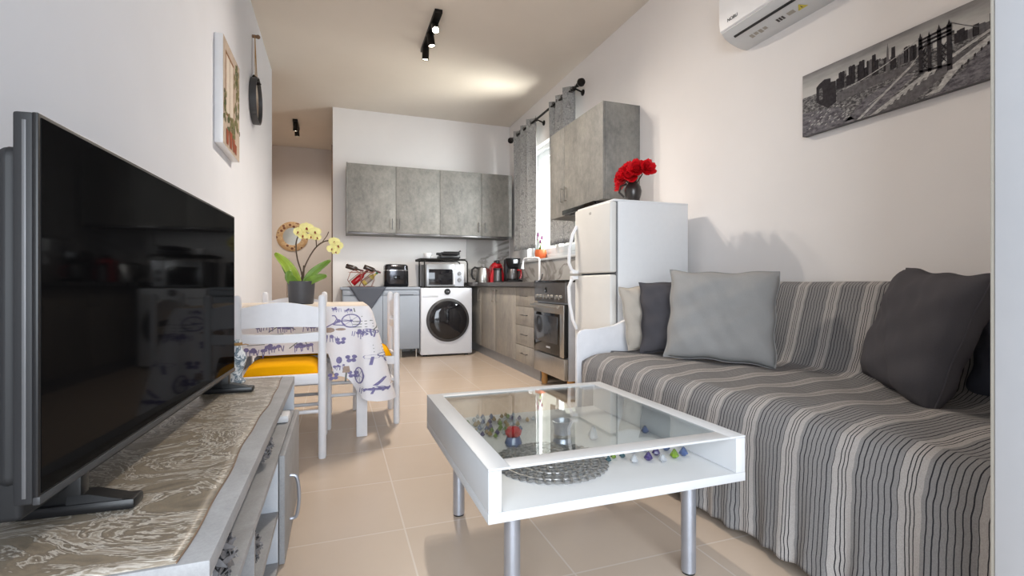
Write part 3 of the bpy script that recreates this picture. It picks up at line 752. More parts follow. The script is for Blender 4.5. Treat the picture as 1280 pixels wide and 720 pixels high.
# ------------------------------------------------------------------ dining set
def make_chair():
    t = thing('dining_chair', '', 'chair', (0, 0, 0), 'white ladder-back dining chairs')
    for x in (-.188, .188):
        MB().lathe([(0, 0), (.017, 0), (.0195, .01), (.0195, .79), (.0175, .806), (.012, .814), (0, .817)], (x, -.2, 0), 16).build('back_post', M['white_wood'], t)
        MB().lathe([(0, 0), (.015, 0), (.018, .01), (.018, .40), (0, .405)], (x, .2, 0), 16).build('front_leg', M['white_wood'], t)
    def slat(zl, zh, arch, name):
        b = MB(); n = 16; x0 = .171; pr = [(-x0+2*x0*i/n, zh+arch*math.cos(PI*(i/n-.5))) for i in range(n+1)]
        lo = [(x0-2*x0*i/n, zl+arch*.25*math.cos(PI*(i/n-.5))) for i in range(n+1)]
        pts = pr+lo; A = []; B = []
        for (x, z) in pts:
            y = -.2-.018*math.cos(PI*x/(2*x0)); A.append(b.bm.verts.new((x, y-.008, z))); B.append(b.bm.verts.new((x, y+.008, z)))
        m = len(pts)
        for i in range(n):
            for Q in (A, B): b.bm.faces.new((Q[i], Q[i+1], Q[m-2-i], Q[m-1-i]))
        for i in range(m): b.bm.faces.new((A[i], A[(i+1) % m], B[(i+1) % m], B[i]))
        b.build(name, M['white_wood'], t)
    slat(.655, .752, .028, 'crest_rail'); slat(.585, .630, -.006, 'back_slat')
    f = MB().box(-.172, .172, -.205, -.178, .372, .422, .004).box(-.172, .172, .186, .210, .372, .422, .004).box(-.200, -.176, -.185, .2, .372, .422, .004).box(.176, .200, -.185, .2, .372, .422, .004).box(-.178, .178, -.18, .19, .395, .41)
    f.build('seat_frame', M['white_wood'], t)
    for x in (-.188, .188):
        for z in (.20, .275): MB().cyl((x, -.185, z), (x, .185, z), .010, seg=12).build('stretcher', M['white_wood'], t)
    for y, zz in ((-.2, (.235,)), (.2, (.18, .30))):
        for z in zz: MB().cyl((-.17, y, z), (.17, y, z), .010, seg=12).build('stretcher', M['white_wood'], t)
    def cu(u, v):
        a, c = u*2-1, v*2-1
        q = max(0, (1-abs(a)**5))*max(0, (1-abs(c)**5))
        return Vector((.168*a, .005+.178*c, .424+.052*q**.35))
    p = MB().grid(cu, 26, 26); p.box(-.167, .167, -.172, .182, .410, .425, .004)
    p.build('seat_pad', M['yellow'], t, smooth=50)
    return t
ch = make_chair(); ch.location = (-.2565, 2.82, 0)
ch['label'] = 'white ladder-back chair with yellow pad nearest the television'
c2 = copy_tree(ch); c2.location = (.152, 3.31, 0); c2.rotation_euler.z = PI/2; c2['label'] = 'white ladder-back chair seen edge-on at the right end of the table'
c3 = copy_tree(ch); c3.location = (-.27, 3.50, 0); c3.rotation_euler.z = PI; c3['label'] = 'white ladder-back chair on the far side of the table behind the orchid'

tx0, tx1, ty0, ty1, tz = -.60, .172, 2.885, 3.61, .742
t = thing('dining_table', 'small white dining table under the printed tablecloth', 'table', ((tx0+tx1)/2, (ty0+ty1)/2, 0))
MB().box(tx0+.01, tx1-.012, ty0+.012, ty1-.01, .708, tz-.004, .004).build('tabletop', M['white_wood'], t)
for x in (tx0+.05, .135):
    for y in (2.937, 3.562): MB().box(x-.03, x+.03, y-.03, y+.03, 0, .708, .004).build('leg', M['white_wood'], t)

# tablecloth: path round the edge, then drop
W, D = tx1-tx0, ty1-ty0
rc = .035
def edge(L):
    """point and outward normal on the table edge, L from the near left corner along the near edge, then the right edge"""
    a = W-rc
    if L < a: return Vector((tx0+L, ty0, 0)), Vector((0, -1, 0))
    L -= a; q = rc*PI/2
    if L < q:
        an = -PI/2+L/rc; return Vector((tx1-rc+rc*math.cos(an), ty0+rc+rc*math.sin(an), 0)), Vector((math.cos(an), math.sin(an), 0))
    L -= q
    return Vector((tx1, ty0+rc+L, 0)), Vector((1, 0, 0))
LT = W-rc+rc*PI/2+D-rc-.02
LC = W-rc+rc*PI/4
def sm(a, b, x):
    x = max(0, min(1, (x-a)/(b-a))); return x*x*(3-2*x)
def drop(L):
    x = L+tx0
    d = .258
    d += (.13)*sm(-.05, -.005, x)
    d += .03*sm(.0, .12, x)
    d += .105*sm(LC+tx0-.12, LC+tx0, x)
    d -= .275*sm(LC+tx0+.02, LC+tx0+.16, x)
    return d
def cl(L, z, off=0.):
    """cloth surface L along the edge, z below the top"""
    p, n = edge(L); dl = L-LC
    k = math.exp(-(dl/.06)**2)
    s_ = max(0, z)
    o = .012+.03*s_+k*.24*s_+.010*math.sin(L*24+1.)*min(1, s_*5)*(.4+.6*sm(-.05, .05, L+tx0))+.006*math.sin(L*51)*s_*2
    p = p+n*(o*min(1, s_/.03)+off); p.z = tz+.004-max(0, z-.004)
    if z < .02: p.z = tz+.004-.016*(1-math.cos(min(1, z/.02)*PI/2))
    return p
b = MB()
b.grid(lambda u, v: cl(u*LT, v*drop(u*LT)), 150, 26)
# top face and far / left turn-downs
b.mi = 4
b.poly([Vector((tx0, ty0, tz+.004)), Vector((tx1-rc, ty0, tz+.004))] + [cl(W-rc+rc*PI/2*i/6, 0) for i in range(1, 7)] + [Vector((tx1, ty1-.02, tz+.004)), Vector((tx1-.02, ty1, tz+.004)), Vector((tx0, ty1, tz+.004))])
b.mi = 0
b.grid(lambda u, v: Vector((tx1-.02-(W-.02)*u, ty1+.012*min(1, v*8)+.01*v*math.sin(u*30), tz+.004-.25*v)), 40, 8)
NB = None
def deco(pts, mi, off=.0016):
    b.mi = mi
    vs = [cl(L, z, off) for L, z in pts]
    if len(vs) > 4:
        c = sum(vs, Vector())/len(vs)
        for i in range(len(vs)): b.poly([c, vs[i], vs[(i+1) % len(vs)]])
    else: b.poly(vs)
def line(pts, w, mi):
    for (a, c), (d, e) in zip(pts, pts[1:]):
        dx, dz = d-a, e-c; l = math.hypot(dx, dz) or 1; nx, nz = -dz/l*w/2, dx/l*w/2
        n = max(1, int(l/.02))
        for k in range(n):
            p0 = (a+dx*k/n, c+dz*k/n); p1 = (a+dx*(k+1)/n, c+dz*(k+1)/n)
            deco([(p0[0]+nx, p0[1]+nz), (p1[0]+nx, p1[1]+nz), (p1[0]-nx, p1[1]-nz), (p0[0]-nx, p0[1]-nz)], mi)
def ell(L, z, rx, rz, n=18, t0=0): return [(L+rx*math.cos(2*PI*k/n+t0), z+rz*math.sin(2*PI*k/n+t0)) for k in range(n+1)]
def wheel(L, z, rx, rz):
    line(ell(L, z, rx, rz, 26), .0065, 1)
    deco(ell(L, z, rx*.2, rz*.2, 8)[:-1], 1)
    for k in range(6):
        a = k*PI/3+.3; line([(L, z), (L+rx*math.cos(a), z+rz*math.sin(a))], .0018, 1)
def lav(L, z, s=1., crate=True, mi=1):
    for k in range(7):
        a = rnd.uniform(-.045, .045)*s; q = rnd.uniform(-.006, .016)*s
        deco(ell(L+a, z+q+.008*s, .012*s, .009*s, 7)[:-1], mi)
    for k in range(7):
        a = -.042+.014*k; line([(L+a*s, z+.01*s), (L+(a+rnd.uniform(-.008, .008))*s, z+(.035+rnd.uniform(0, .02))*s)], .0042*s, mi)
    if crate:
        for dz in (-.012, -.028, -.044): line([(L-.04*s, z+dz*s), (L+.04*s, z+dz*s-.004)], .0035, 3)
def butterfly(L, z, s=1.):
    for sx, sz in ((-.016, -.008), (.016, -.010), (-.010, .010), (.012, .008)): deco(ell(L+sx*s, z+sz*s, .013*s, .010*s, 7)[:-1], 1)
tt = tz+.004
def bike(L, z, rx, rz, s):
    wheel(L, z, rx, rz)
    line([(L, z), (L-.055*s, z+.0), (L-.075*s, z-.012), (L-.095*s, z+.02), (L-.055*s, z+.0), (L-.03*s, z+.025), (L-.09*s, z+.02)], .005, 1)
    line([(L-.075*s, z-.012), (L-.085*s, z-.03), (L-.10*s, z-.03)], .006, 1)
    deco(ell(L-.065*s, z+.0, .012, .010, 8)[:-1], 1)
bike(.075-tx0, tt-.661, .049, .036, 1.)
line([(.008-tx0, tt-.663), (-.06-tx0, tt-.625)], .006, 1)
deco(ell(.02-tx0, tt-.615, .028, .007, 10)[:-1], 2)
lav(.125-tx0, tt-.612, 1.); lav(-.035-tx0, tt-.585, .9, False)
deco(ell(-.04-tx0, tt-.612, .03, .014, 10)[:-1], 2)
butterfly(.02-tx0, tt-.551); butterfly(.075-tx0, tt-.451, 1.1); butterfly(-.018-tx0, tt-.357); butterfly(.085-tx0, tt-.366, 1.05)
lav(.012-tx0, tt-.42, .6, False); deco(ell(.012-tx0, tt-.445, .016, .02, 9)[:-1], 1)
deco([(.035-tx0, tt-.41), (.065-tx0, tt-.41), (.072-tx0, tt-.375), (.028-tx0, tt-.375)], 2); line([(.05-tx0, tt-.375), (.045-tx0, tt-.325)], .01, 3)
lav(.20-tx0, tt-.475, 1.15); deco(ell(.15-tx0, tt-.463, .016, .011, 8)[:-1], 1)
wheel(.115-tx0, tt-.362, .020, .042); wheel(.205-tx0, tt-.352, .020, .036); line([(.150-tx0, tt-.31), (.165-tx0, tt-.35), (.205-tx0, tt-.352), (.19-tx0, tt-.37), (.175-tx0, tt-.385)], .006, 1)
deco(ell(.145-tx0, tt-.315, .036, .014, 10)[:-1], 2); lav(.15-tx0, tt-.305, .7, False); lav(.235-tx0, tt-.29, .8, False)
for q in ((.095, .71, .09, .73), (.13, .685, .16, .66), (.19, .64, .16, .605), (.165, .615, .20, .60), (.215, .57, .20, .52)): line([(q[0]-tx0, tt-q[1]), (q[2]-tx0, tt-q[3])], .006, 3)
for q in ((-.40, .53), (-.31, .548), (-.17, .55)): lav(q[0]-tx0, tt-q[1], 1.05)
for q in ((-.36, .655), (-.26, .648), (-.13, .652)): lav(q[0]-tx0, tt-q[1], .9, False)
line([(-.24-tx0, tt-.52), (-.17-tx0, tt-.575), (-.15-tx0, tt-.53)], .005, 3); line([(-.34-tx0, tt-.61), (-.27-tx0, tt-.655), (-.21-tx0, tt-.62)], .005, 3)
for q in ((.0, .735), (.06, .728), (-.1, .73), (-.2, .733)): lav(q[0]-tx0, tt-q[1], .5, False)
tag(b.build('tablecloth', [M['cloth'], M['ink'], M['ink_br'], M['ink_gr'], M['cloth_top']], smooth=60, rec=False), 'white tablecloth printed with violet bicycles and lavender on the dining table', 'tablecloth')

# orchid
ox, oy, oz = -.208, 3.30, tz+.0045
t = thing('potted_orchid', 'yellow orchid in a charcoal pot on the dining table', 'potted plant', (ox, oy, oz))
MB().lathe([(0, .003), (.066, 0), (.072, .005), (.080, .138), (.077, .142), (.073, .138), (.070, .11), (0, .11)], (ox, oy, oz), 36).build('pot', M['pot'], t)
MB().lathe([(0, .125), (.04, .122), (.073, .115)], (ox, oy, oz)).build('bark', M['soil'], t)
def oleaf(pts, w, mat):
    b = MB(); n = len(pts); P = [Vector((ox+p[0], oy+p[1], oz+p[2])) for p in pts]
    def at(u):
        x = u*(n-1); i = min(int(x), n-2); f = x-i
        a = P[max(i-1, 0)]; c = P[i]; d = P[i+1]; e = P[min(i+2, n-1)]
        return .5*((2*c)+(d-a)*f+(2*a-5*c+4*d-e)*f*f+(3*c-a-3*d+e)*f**3)
    def f(u, v):
        c = at(u); tg = (at(min(1, u+.02))-at(max(0, u-.02))).normalized(); sd = tg.cross(Vector((0, -1, .25))).normalized()
        ww = w*(math.sin(PI*min(1, .10+.90*u*.98))**.6); k = (v-.5)*2
        return c+sd*ww*k*.5+Vector((0, -1, 0))*abs(k)*w*.16
    b.grid(f, 14, 6).build('leaf', mat, t, rec=False, solid=.003)
oleaf([(-.01, 0, .12), (-.045, -.01, .19), (-.09, -.02, .255), (-.145, -.02, .312)], .062, M['leaf_l'])
oleaf([(-.015, .02, .12), (-.05, .02, .16), (-.085, .03, .22), (-.115, .03, .27)], .05, M['leaf'])
oleaf([(-.02, -.02, .12), (-.045, -.03, .14), (-.065, -.04, .17), (-.06, -.04, .205)], .055, M['leaf'])
oleaf([(.015, 0, .12), (.05, 0, .175), (.10, 0, .225), (.17, .01, .275)], .05, M['leaf'])
oleaf([(.02, -.02, .12), (.055, -.04, .145), (.10, -.05, .165), (.15, -.05, .175)], .05, M['leaf'])
def spl(pts, n=24):
    P = [Vector(p) for p in pts]; out = []; m = len(P)-1
    for k in range(n+1):
        x = k/n*m; i = min(int(x), m-1); f = x-i
        a = P[max(i-1, 0)]; c = P[i]; d = P[i+1]; e = P[min(i+2, m)]
        out.append(.5*((2*c)+(d-a)*f+(2*a-5*c+4*d-e)*f*f+(3*c-a-3*d+e)*f**3))
    return out
def O(x, z, y=0): return (ox+x, oy+y, oz+z)
MB().tube(spl([O(.015, .11), O(0, .20), O(-.022, .28), O(-.030, .37), O(-.015, .425), O(.01, .445), O(.06, .43)]), .0042).build('flower_stem', M['stem'], t)
MB().tube(spl([O(-.005, .11), O(.01, .20), O(.045, .29), O(.09, .36), O(.14, .395), O(.185, .395), O(.205, .37)]), .0042).tube(spl([O(.088, .355), O(.085, .40), O(.08, .43)]), .003).tube([O(.12, .385), O(.15, .43), O(.16, .455)], .0025).tube([O(.008, .12), O(.016, .24)], .006).build('flower_stem', M['stem'], t)
def oflower(x, z, y, s, yaw, pitch):
    c = Vector(O(x, z, y)); n = Vector((math.sin(yaw), -math.cos(yaw), pitch)).normalized()
    up = (Vector((0, 0, 1))-n*n.z).normalized(); sd = up.cross(n)
    b = MB()
    for k, (a, L, w_) in enumerate(((PI/2, .034, .034), (PI/2+2.1, .034, .03), (PI/2-2.1, .034, .03), (.25, .040, .046), (PI-.25, .040, .046))):
        ax = sd*math.cos(a)+up*math.sin(a); petal(b, c+n*.002*(k > 2), ax, n, L*s*.86, w_*s*.95, .16)
    f = b.build('flower', M['petal'], t, rec=False)
    b = MB(); petal(b, c+n*.004, -up+n*.6, n, .013*s, .012*s, .5); b.sph(c+n*.008*s, .0045*s, 8, 6); b.build('lip', M['petal_c'], f, rec=False)
for a in ((-.012, .445, -.02, 1.05, -.7, -.1), (.03, .468, -.02, 1.25, .25, .1), (.012, .425, -.015, .95, -.3, -.3), (.078, .447, -.02, 1.1, .3, .05), (.058, .420, -.01, .8, -.2, -.3), (.090, .415, -.02, .8, .5, -.3),
          (.192, .388, -.02, 1.05, .2, .1), (.212, .365, -.02, 1.05, .5, 0), (.180, .345, -.025, .95, -.1, -.1), (.200, .330, -.02, .8, .3, -.3)): oflower(*a)

# ------------------------------------------------------------------ hall
t = thing('round_wall_mirror', 'round mirror in a brown woven frame on the hall wall', 'mirror', (-.665, YH, 1.63))
MB().lathe([(.235, .002), (.235, .012), (.20, .028), (.16, .028), (.135, .014)], (-.665, YH, 1.63), 48, (0, -1, 0)).build('woven_frame', M['woven'], t)
MB().lathe([(.142, .016), (0, .017)], (-.665, YH, 1.63), 48, (0, -1, 0)).build('glass', M['mirror_dim'], t)
t = thing('hall_cabinet', 'pale cabinet standing in the hall left of the orchid', 'cabinet', (-.9, 8.3, 0))
pk = simple('pale_beige_laminate', (214, 202, 194), .6, 0, .3, .01)
MB().box(-1.2, -.712, 8.12, 8.46, .03, 1.27, .004).build('body', pk, t)
MB().box(-1.197, -.715, 8.10, 8.119, .05, 1.265, .003).build('door', pk, t)
MB().box(-1.18, -.73, 8.14, 8.44, 0, .03).build('plinth', M['gasket'], t)

def spot_bar(name, label, x, y0, y1, spots):
    t = thing(name, label, 'ceiling light', (x, (y0+y1)/2, ZC), 'black ceiling spot bars')
    MB().box(x-.031, x+.031, y0, y1, ZC-.034, ZC-.001, .003).build('bar', M['black_metal'], t)
    for (y, d) in spots:
        d = Vector(d).normalized(); p = Vector((x, y, ZC-.075)); a = p-d*.05; c = p+d*.06
        h = MB().cyl((x, y, ZC-.034), p, .008).lathe([(0, 0), (.030, 0), (.031, .004), (.031, .115), (.026, .115), (.026, .105)], a, 24, d).build('spot_head', M['black_metal'], t)
        MB().lathe([(.0255, 0), (0, .001)], a+d*.106, 24, d).build('lamp', M['lamp'], h)
        L = bpy.data.lights.new('spot', 'SPOT'); L.energy = SPOT_E; L.color = (1, .90, .78); L.spot_size = math.radians(150); L.spot_blend = .9; L.shadow_soft_size = .03
        lo = bpy.data.objects.new('spot_light', L); COL.objects.link(lo); lo.location = a+d*.118; lo.rotation_euler = d.to_track_quat('-Z', 'Y').to_euler()
SPOT_E = 118
spot_bar('spot_bar', 'black ceiling bar of three lit spots above the room', .763, 3.85, 4.56, ((4.0, (-.05, -.62, -.6)), (4.2, (.12, -.10, -.95)), (4.46, (.0, .12, -1))))
SPOT_E = 55
spot_bar('spot_bar', 'small black ceiling spot bar in the hall', -.52, 7.05, 7.45, ((7.12, (0, .1, -1)), (7.36, (.05, .15, -1))))

# ------------------------------------------------------------------ left wall
t = thing('wall_picture', 'white-edged canvas of potted plants on the left wall', 'picture', (XL+.022, 3.265, 1.64))
MB().box(XL+.001, XL+.043, 3.03, 3.50, 1.64, 2.235, .002).build('canvas_edge', M['white'], t)
pa, pb, pc, pd, pe, pf = (simple('print_'+n, c, .8, 0, .1, v, 30) for n, c, v in (('beige', (190, 174, 160), .1), ('cream', (214, 204, 192), .05), ('leaf_green', (122, 118, 84), .25), ('red_pot', (150, 84, 64), .15), ('brown', (140, 104, 76), .2), ('dark_leaf', (84, 92, 64), .25)))
def P(a, c, k=1): return Vector((XL+.0432+.0003*k, 3.03+.47*a, 1.64+.595*c))
b = MB(); b.mi = 0; b.poly([P(0, 0, 0), P(1, 0, 0), P(1, 1, 0), P(0, 1, 0)])
b.mi = 4; b.poly([P(.12, .30), P(.62, .30), P(.62, .90), P(.12, .90)])
b.mi = 1; b.poly([P(.16, .33, 2), P(.58, .33, 2), P(.58, .87, 2), P(.16, .87, 2)])
b.mi = 4; b.poly([P(.355, .33, 3), P(.375, .33, 3), P(.375, .87, 3), P(.355, .87, 3)])
def blob(a, c, r, mi, k, n=7):
    b.mi = mi; b.poly([P(a+r*(.8+.4*rnd.random())*math.cos(2*PI*i/n), c+r*.9*(.8+.4*rnd.random())*math.sin(2*PI*i/n), k) for i in range(n)])
for i in range(60):
    a = rnd.gauss(.80, .08); c = rnd.uniform(.28, .95); blob(min(.96, max(.62, a)), c, .035, rnd.choice((2, 2, 5)), 4+i*.02)
for i in range(30): blob(rnd.gauss(.10, .05) % 1, rnd.uniform(.22, .50), .03, rnd.choice((2, 5)), 4+i*.02)
for i in range(40): blob(rnd.uniform(.25, .70), rnd.uniform(.16, .33), .035, rnd.choice((2, 5, 2)), 6+i*.02)
for a, w_, h_ in ((.22, .08, .14), (.42, .09, .16), (.72, .07, .10), (.60, .07, .13)):
    b.mi = 3; b.poly([P(a-w_*.7, .03, 8), P(a+w_*.7, .03, 8), P(a+w_, .03+h_, 8), P(a-w_, .03+h_, 8)])
b.build('print', [pa, pb, pc, pd, pe, pf], t, smooth=0, rec=False)

my, mz, mr = 4.30, 2.31, .178
t = thing('round_wall_mirror', 'round mirror with dark rim hanging by a tan strap on the left wall', 'mirror', (XL, my, mz))
MB().lathe([(mr-.012, .002), (mr, .002), (mr, .05), (mr-.01, .05), (mr-.012, .034)], (XL, my, mz), 48, (1, 0, 0)).build('rim', M['dark_gray'], t)
MB().lathe([(mr-.012, .036), (0, .036)], (XL, my, mz), 48, (1, 0, 0)).build('glass', M['mirror'], t)
tp = Vector((XL+.018, my-.01, 2.82))
b = MB()
for y in (-.045, .045):
    p = Vector((XL+.026, my+y, mz+mr-.004))
    for sgn in (0,): b.prism([p+Vector((0, -.011, 0)), p+Vector((0, .011, 0)), tp+Vector((0, .011, .005)), tp+Vector((0, -.011, .005))], (.003, 0, 0))
b.build('strap', M['rope'], t)
MB().cyl((XL, my-.01, 2.815), (XL+.04, my-.01, 2.815), .012).sph((XL+.042, my-.01, 2.815), .016).build('peg', M['wood_frame'], t)
MB().cyl((XL+.05, my-.045, mz+mr-.03), (XL+.012, my-.045, mz+mr+.004), .012).cyl((XL+.05, my+.045, mz+mr-.03), (XL+.012, my+.045, mz+mr+.004), .012).build('strap_stud', M['black_metal'], t)

# ------------------------------------------------------------------ right wall: air conditioner and canvas
ay0, ay1 = 1.40, 2.235
t = thing('air_conditioner', 'white wall-mounted air conditioner above the sofa', 'air conditioner', (2.17, (ay0+ay1)/2, 2.24))
body = [(2.27, 2.243), (2.245, 2.242), (2.20, 2.248), (2.15, 2.262), (2.11, 2.282), (2.085, 2.306), (2.085, 2.52), (2.12, 2.54), (2.27, 2.54)]
MB().prism([(x, ay0, z) for x, z in body], (0, ay1-ay0, 0)).build('body', M['white_mat'], t)
fr = [(2.084, 2.312), (2.076, 2.318), (2.070, 2.36), (2.070, 2.50), (2.082, 2.528), (2.12, 2.545), (2.13, 2.541), (2.084, 2.51)]
fp = MB().prism([(x, ay0-.003, z) for x, z in fr], (0, ay1-ay0+.006, 0)).build('front_panel', M['white'], t)
text('lettering', 'NOBU', .026, M['print_dk'], fp, (2.0695, 2.14, 2.352), (0, -1, 0), (0, 0, 1))
MB().prism([(2.128, ay0+.05, 2.2675), (2.118, ay0+.05, 2.2735), (2.119, ay0+.05, 2.278), (2.130, ay0+.05, 2.272)], (0, ay1-ay0-.105, 0)).build('air_slot', M['black'], t)
ux = Vector((2.15-2.20, 0, 2.262-2.248)).normalized()
def sticker(y0, y1, s0, s1, mat, nm):
    A = Vector((2.20, 0, 2.248)); n = Vector((-.28, 0, -.96))*.0008
    pts = [A+ux*s0+n+Vector((0, y0, 0)), A+ux*s1+n+Vector((0, y0, 0)), A+ux*s1+n+Vector((0, y1, 0)), A+ux*s0+n+Vector((0, y1, 0))]
    MB().prism(pts, n*.2).build(nm, mat, t, smooth=0)
for k in range(4): sticker(2.12-.030*k-.022, 2.12-.030*k, .006+.006*(k % 2), .034, M['label'], 'sticker')
for k in range(3): sticker(1.945-.016*k-.012, 1.945-.016*k, .008, .034, M['print_dk'], 'sticker')
sticker(1.84, 1.88, .01, .034, M['label'], 'sticker')
A = Vector((2.20, 0, 2.248)); n = Vector((-.28, 0, -.96))*.001
MB().prism([A+ux*.006+n+Vector((0, 1.775, 0)), A+ux*.006+n+Vector((0, 1.83, 0)), A+ux*.044+n+Vector((0, 1.802, 0))], n*.2).build('warning_sticker', M['warn'], t, smooth=0)
b = MB(); n2 = n*1.5
b.prism([A+ux*.014+n2+Vector((0, 1.798, 0)), A+ux*.014+n2+Vector((0, 1.806, 0)), A+ux*.032+n2+Vector((0, 1.802, 0))], n*.1); b.build('warning_mark', M['print_dk'], t, smooth=0)

t = thing('city_canvas', 'wide black and white canvas of a city skyline and bridge above the sofa', 'picture', (2.255, 1.39, 1.62))
MB().box(2.2405, XR-.001, .93, 1.845, 1.62, 1.93, .002).build('canvas_body', simple('canvas_grey', (96, 94, 96), .8), t)
def mk_sky():
    q = NT('print_cloudy_sky'); q.bsdf(.8, 0, .1); sep = q.n('ShaderNodeSeparateXYZ'); q.l(q.tc.outputs['Object'], sep.inputs[0])
    nz = q.noise(q.mapping((1, 2, 9)), 3, 5); z = q.math('ADD', sep.outputs[2], q.math('MULTIPLY', q.math('SUBTRACT', nz, .5), .10))
    q.base(q.ramp(q.math('DIVIDE', z, .31), [(.55, lin((206, 204, 200))), (.75, lin((188, 186, 183))), (.92, lin((150, 148, 147))), (1, lin((124, 122, 122)))])); return q.m
def mk_city(name, c0, c1, sc, lo=.4, hi=.62):
    q = NT(name); q.bsdf(.8, 0, .1); nz = q.noise(q.mapping((1, .7, 1.6)), sc, 6, .75)
    q.base(q.ramp(nz, [(lo, lin(c0)), (hi, lin(c1))])); return q.m
pm = [mk_sky(), mk_city('print_city_blocks', (74, 72, 74), (196, 194, 192), 70, .45, .75), mk_city('print_dark_water', (82, 79, 84), (134, 131, 135), 45), simple('print_black', (58, 55, 58), .8, 0, .1, .3, 90),
      mk_city('print_pale_road', (150, 148, 147), (205, 203, 200), 60), simple('print_mid_grey', (104, 101, 103), .8, 0, .1, .25, 60)]
def Q(a, c, k=0): return Vector((2.2402-.00018*k, 1.845-.915*a, 1.62+.31*c))
b = MB()
def pp(pts, mi, k): b.mi = mi; b.poly([Q(a, c, k) for a, c in pts])
pp([(0, .5), (1, .5), (1, 1), (0, 1)], 0, 0)
pp([(0, 0), (1, 0), (1, .60), (.8, .60), (.46, .62), (0, .63)], 1, 1)
pp([(0, 0), (.30, 0), (.20, .30), (0, .38)], 2, 2); pp([(.62, 0), (1, 0), (1, .62), (.827, .455), (.74, .2)], 2, 3)
pp([(.20, .36), (.40, .42), (.58, .42), (.55, .52), (.36, .55), (.20, .50)], 5, 2); pp([(.24, .03), (.40, .03), (.56, .36), (.50, .40), (.34, .28)], 2, 2)
r2 = random.Random(5)
xx = .195
hts = {.23: .80, .27: .83, .30: .80, .33: .84, .36: .80, .385: .85, .41: .76, .43: .74, .50: .70, .535: .77, .56: .75}
while xx < .62:
    w_ = r2.uniform(.008, .02); h = r2.uniform(.66, .74)
    for k_, v_ in hts.items():
        if abs(xx+w_/2-k_) < .014: h = v_
    pp([(xx, .56), (xx+w_, .56), (xx+w_, h), (xx+w_*.6, h+.012), (xx, h)], r2.choice((3, 3, 5, 1)), 4); xx += w_*.85
pp([(.438, .55), (.456, .55), (.450, .86), (.447, .94), (.444, .86)], 5, 5); pp([(.462, .55), (.482, .55), (.480, .85), (.464, .85)], 3, 5)
xx = .70
while xx < .99:
    w_ = r2.uniform(.01, .022); h = r2.uniform(.64, .74)+(.08 if xx > .82 else 0); pp([(xx, .56), (xx+w_, .56), (xx+w_, h), (xx, h)], r2.choice((3, 5, 1)), 4); xx += w_*.9
pp([(.084, .48), (.084, .72), (.10, .76), (.13, .80), (.165, .78), (.165, .72), (.193, .71), (.196, .38), (.15, .33)], 3, 6); pp([(.10, .50), (.12, .50), (.12, .66), (.11, .69), (.10, .66)], 1, 7)
# roads and bridge
pp([(.36, .0), (.40, .0), (.61, .29), (.84, .56), (.83, .58), (.60, .33)], 4, 6); pp([(.30, .0), (.32, .0), (.56, .50), (.55, .515)], 4, 6)
pp([(.60, .03), (.66, .03), (.73, .24), (1, .74), (1, .78), (.70, .30), (.655, .10)], 4, 8); pp([(.40, .0), (.55, .0), (.70, .26), (.80, .46), (.79, .48), (.62, .27)], 5, 7)
for k in range(9): a = .43+.028*k; pp([(a, .03+.035*k), (a+.012, .03+.035*k), (a+.022, .09+.035*k), (a+.010, .09+.035*k)], 4, 8.5)
for k in range(12): a = .735+.022*k; c = .255+.042*k; pp([(a, c-.03), (a+.007, c-.02), (a+.007, c+.02), (a, c+.01)], 3, 9)
for (a0, a1, c1, c0) in ((.577, .592, .82, .34), (.612, .625, .80, .33), (.648, .664, .83, .31), (.684, .702, .84, .26)):
    pp([(a0, c1), (a1, c1), (a1+.004, c0), (a0+.002, c0)], 3, 10); pp([(a0+.003, c1), (a1-.003, c1), ((a0+a1)/2, c1+.06)], 3, 10)
for (a0, c0, a1, c1) in ((.577, .76, .702, .80), (.577, .66, .702, .70), (.58, .36, .70, .31), (.578, .72, .70, .74)): pp([(a0, c0), (a1, c1), (a1, c1+.03), (a0, c0+.03)], 3, 10)
for z0 in (.38, .46, .54):
    for (a0, a1) in ((.59, .615), (.662, .686)):
        pp([(a0, z0), (a0+.004, z0), (a1, z0+.09), (a1-.004, z0+.09)], 3, 11); pp([(a1, z0), (a1-.004, z0), (a0, z0+.09), (a0+.004, z0+.09)], 3, 11)
for (s0, s1, e0, e1, sag) in ((.70, .84, 1.0, .62, .14), (.577, .80, .25, .52, .04), (.65, .82, .36, .16, .10)):
    for k in range(12):
        f0, f1 = k/12, (k+1)/12; g = lambda f: (s0+(e0-s0)*f, s1+(e1-s1)*f-sag*math.sin(PI*f)); A_, B_ = g(f0), g(f1)
        pp([A_, B_, (B_[0], B_[1]+.012), (A_[0], A_[1]+.012)], 4 if sag < .12 else 5, 9.5)
for k in range(40):
    a = r2.uniform(.02, .26); c = r2.uniform(.03, .30); pp([(a, c), (a+.012, c+.01), (a+.014, c+.03), (a+.002, c+.02)], 4, 8)
b.build('print', pm, t, smooth=0, rec=False)

# ------------------------------------------------------------------ television and console
KZ = .48
t = thing('media_console', 'low grey concrete-look media console with marbled top under the television', 'media console', (-.39, 1.52, 0))
kx0, kx1, ky0, ky1 = XL+.006, -.168, .79, 2.25
MB().box(kx0, kx1, ky0, ky1, KZ-.028, KZ, .002).build('top', M['console'], t)
b = MB()
b.grid(lambda u, v: Vector((kx0+.004+(kx1-.042+.0035*math.sin(11*v)+.002*math.sin(31*v)-kx0-.004)*u, ky0+.005+(ky1-ky0-.01)*v, KZ+.0012)), 20, 60)
vn = b.build('marbled_cover', M['vinyl'], t, solid=.002, rec=False)
MB().tube([(kx1-.042+.0035*math.sin(11*v/60)+.002*math.sin(31*v/60), ky0+.005+(ky1-ky0-.01)*v/60, KZ+.0015) for v in range(61)], .0015, 6).build('cover_edge', M['wood_frame'], t)
MB().box(kx0, kx1-.001, ky0, ky0+.022, 0, KZ-.0285, .001).build('side_panel', M['console_w'], t)
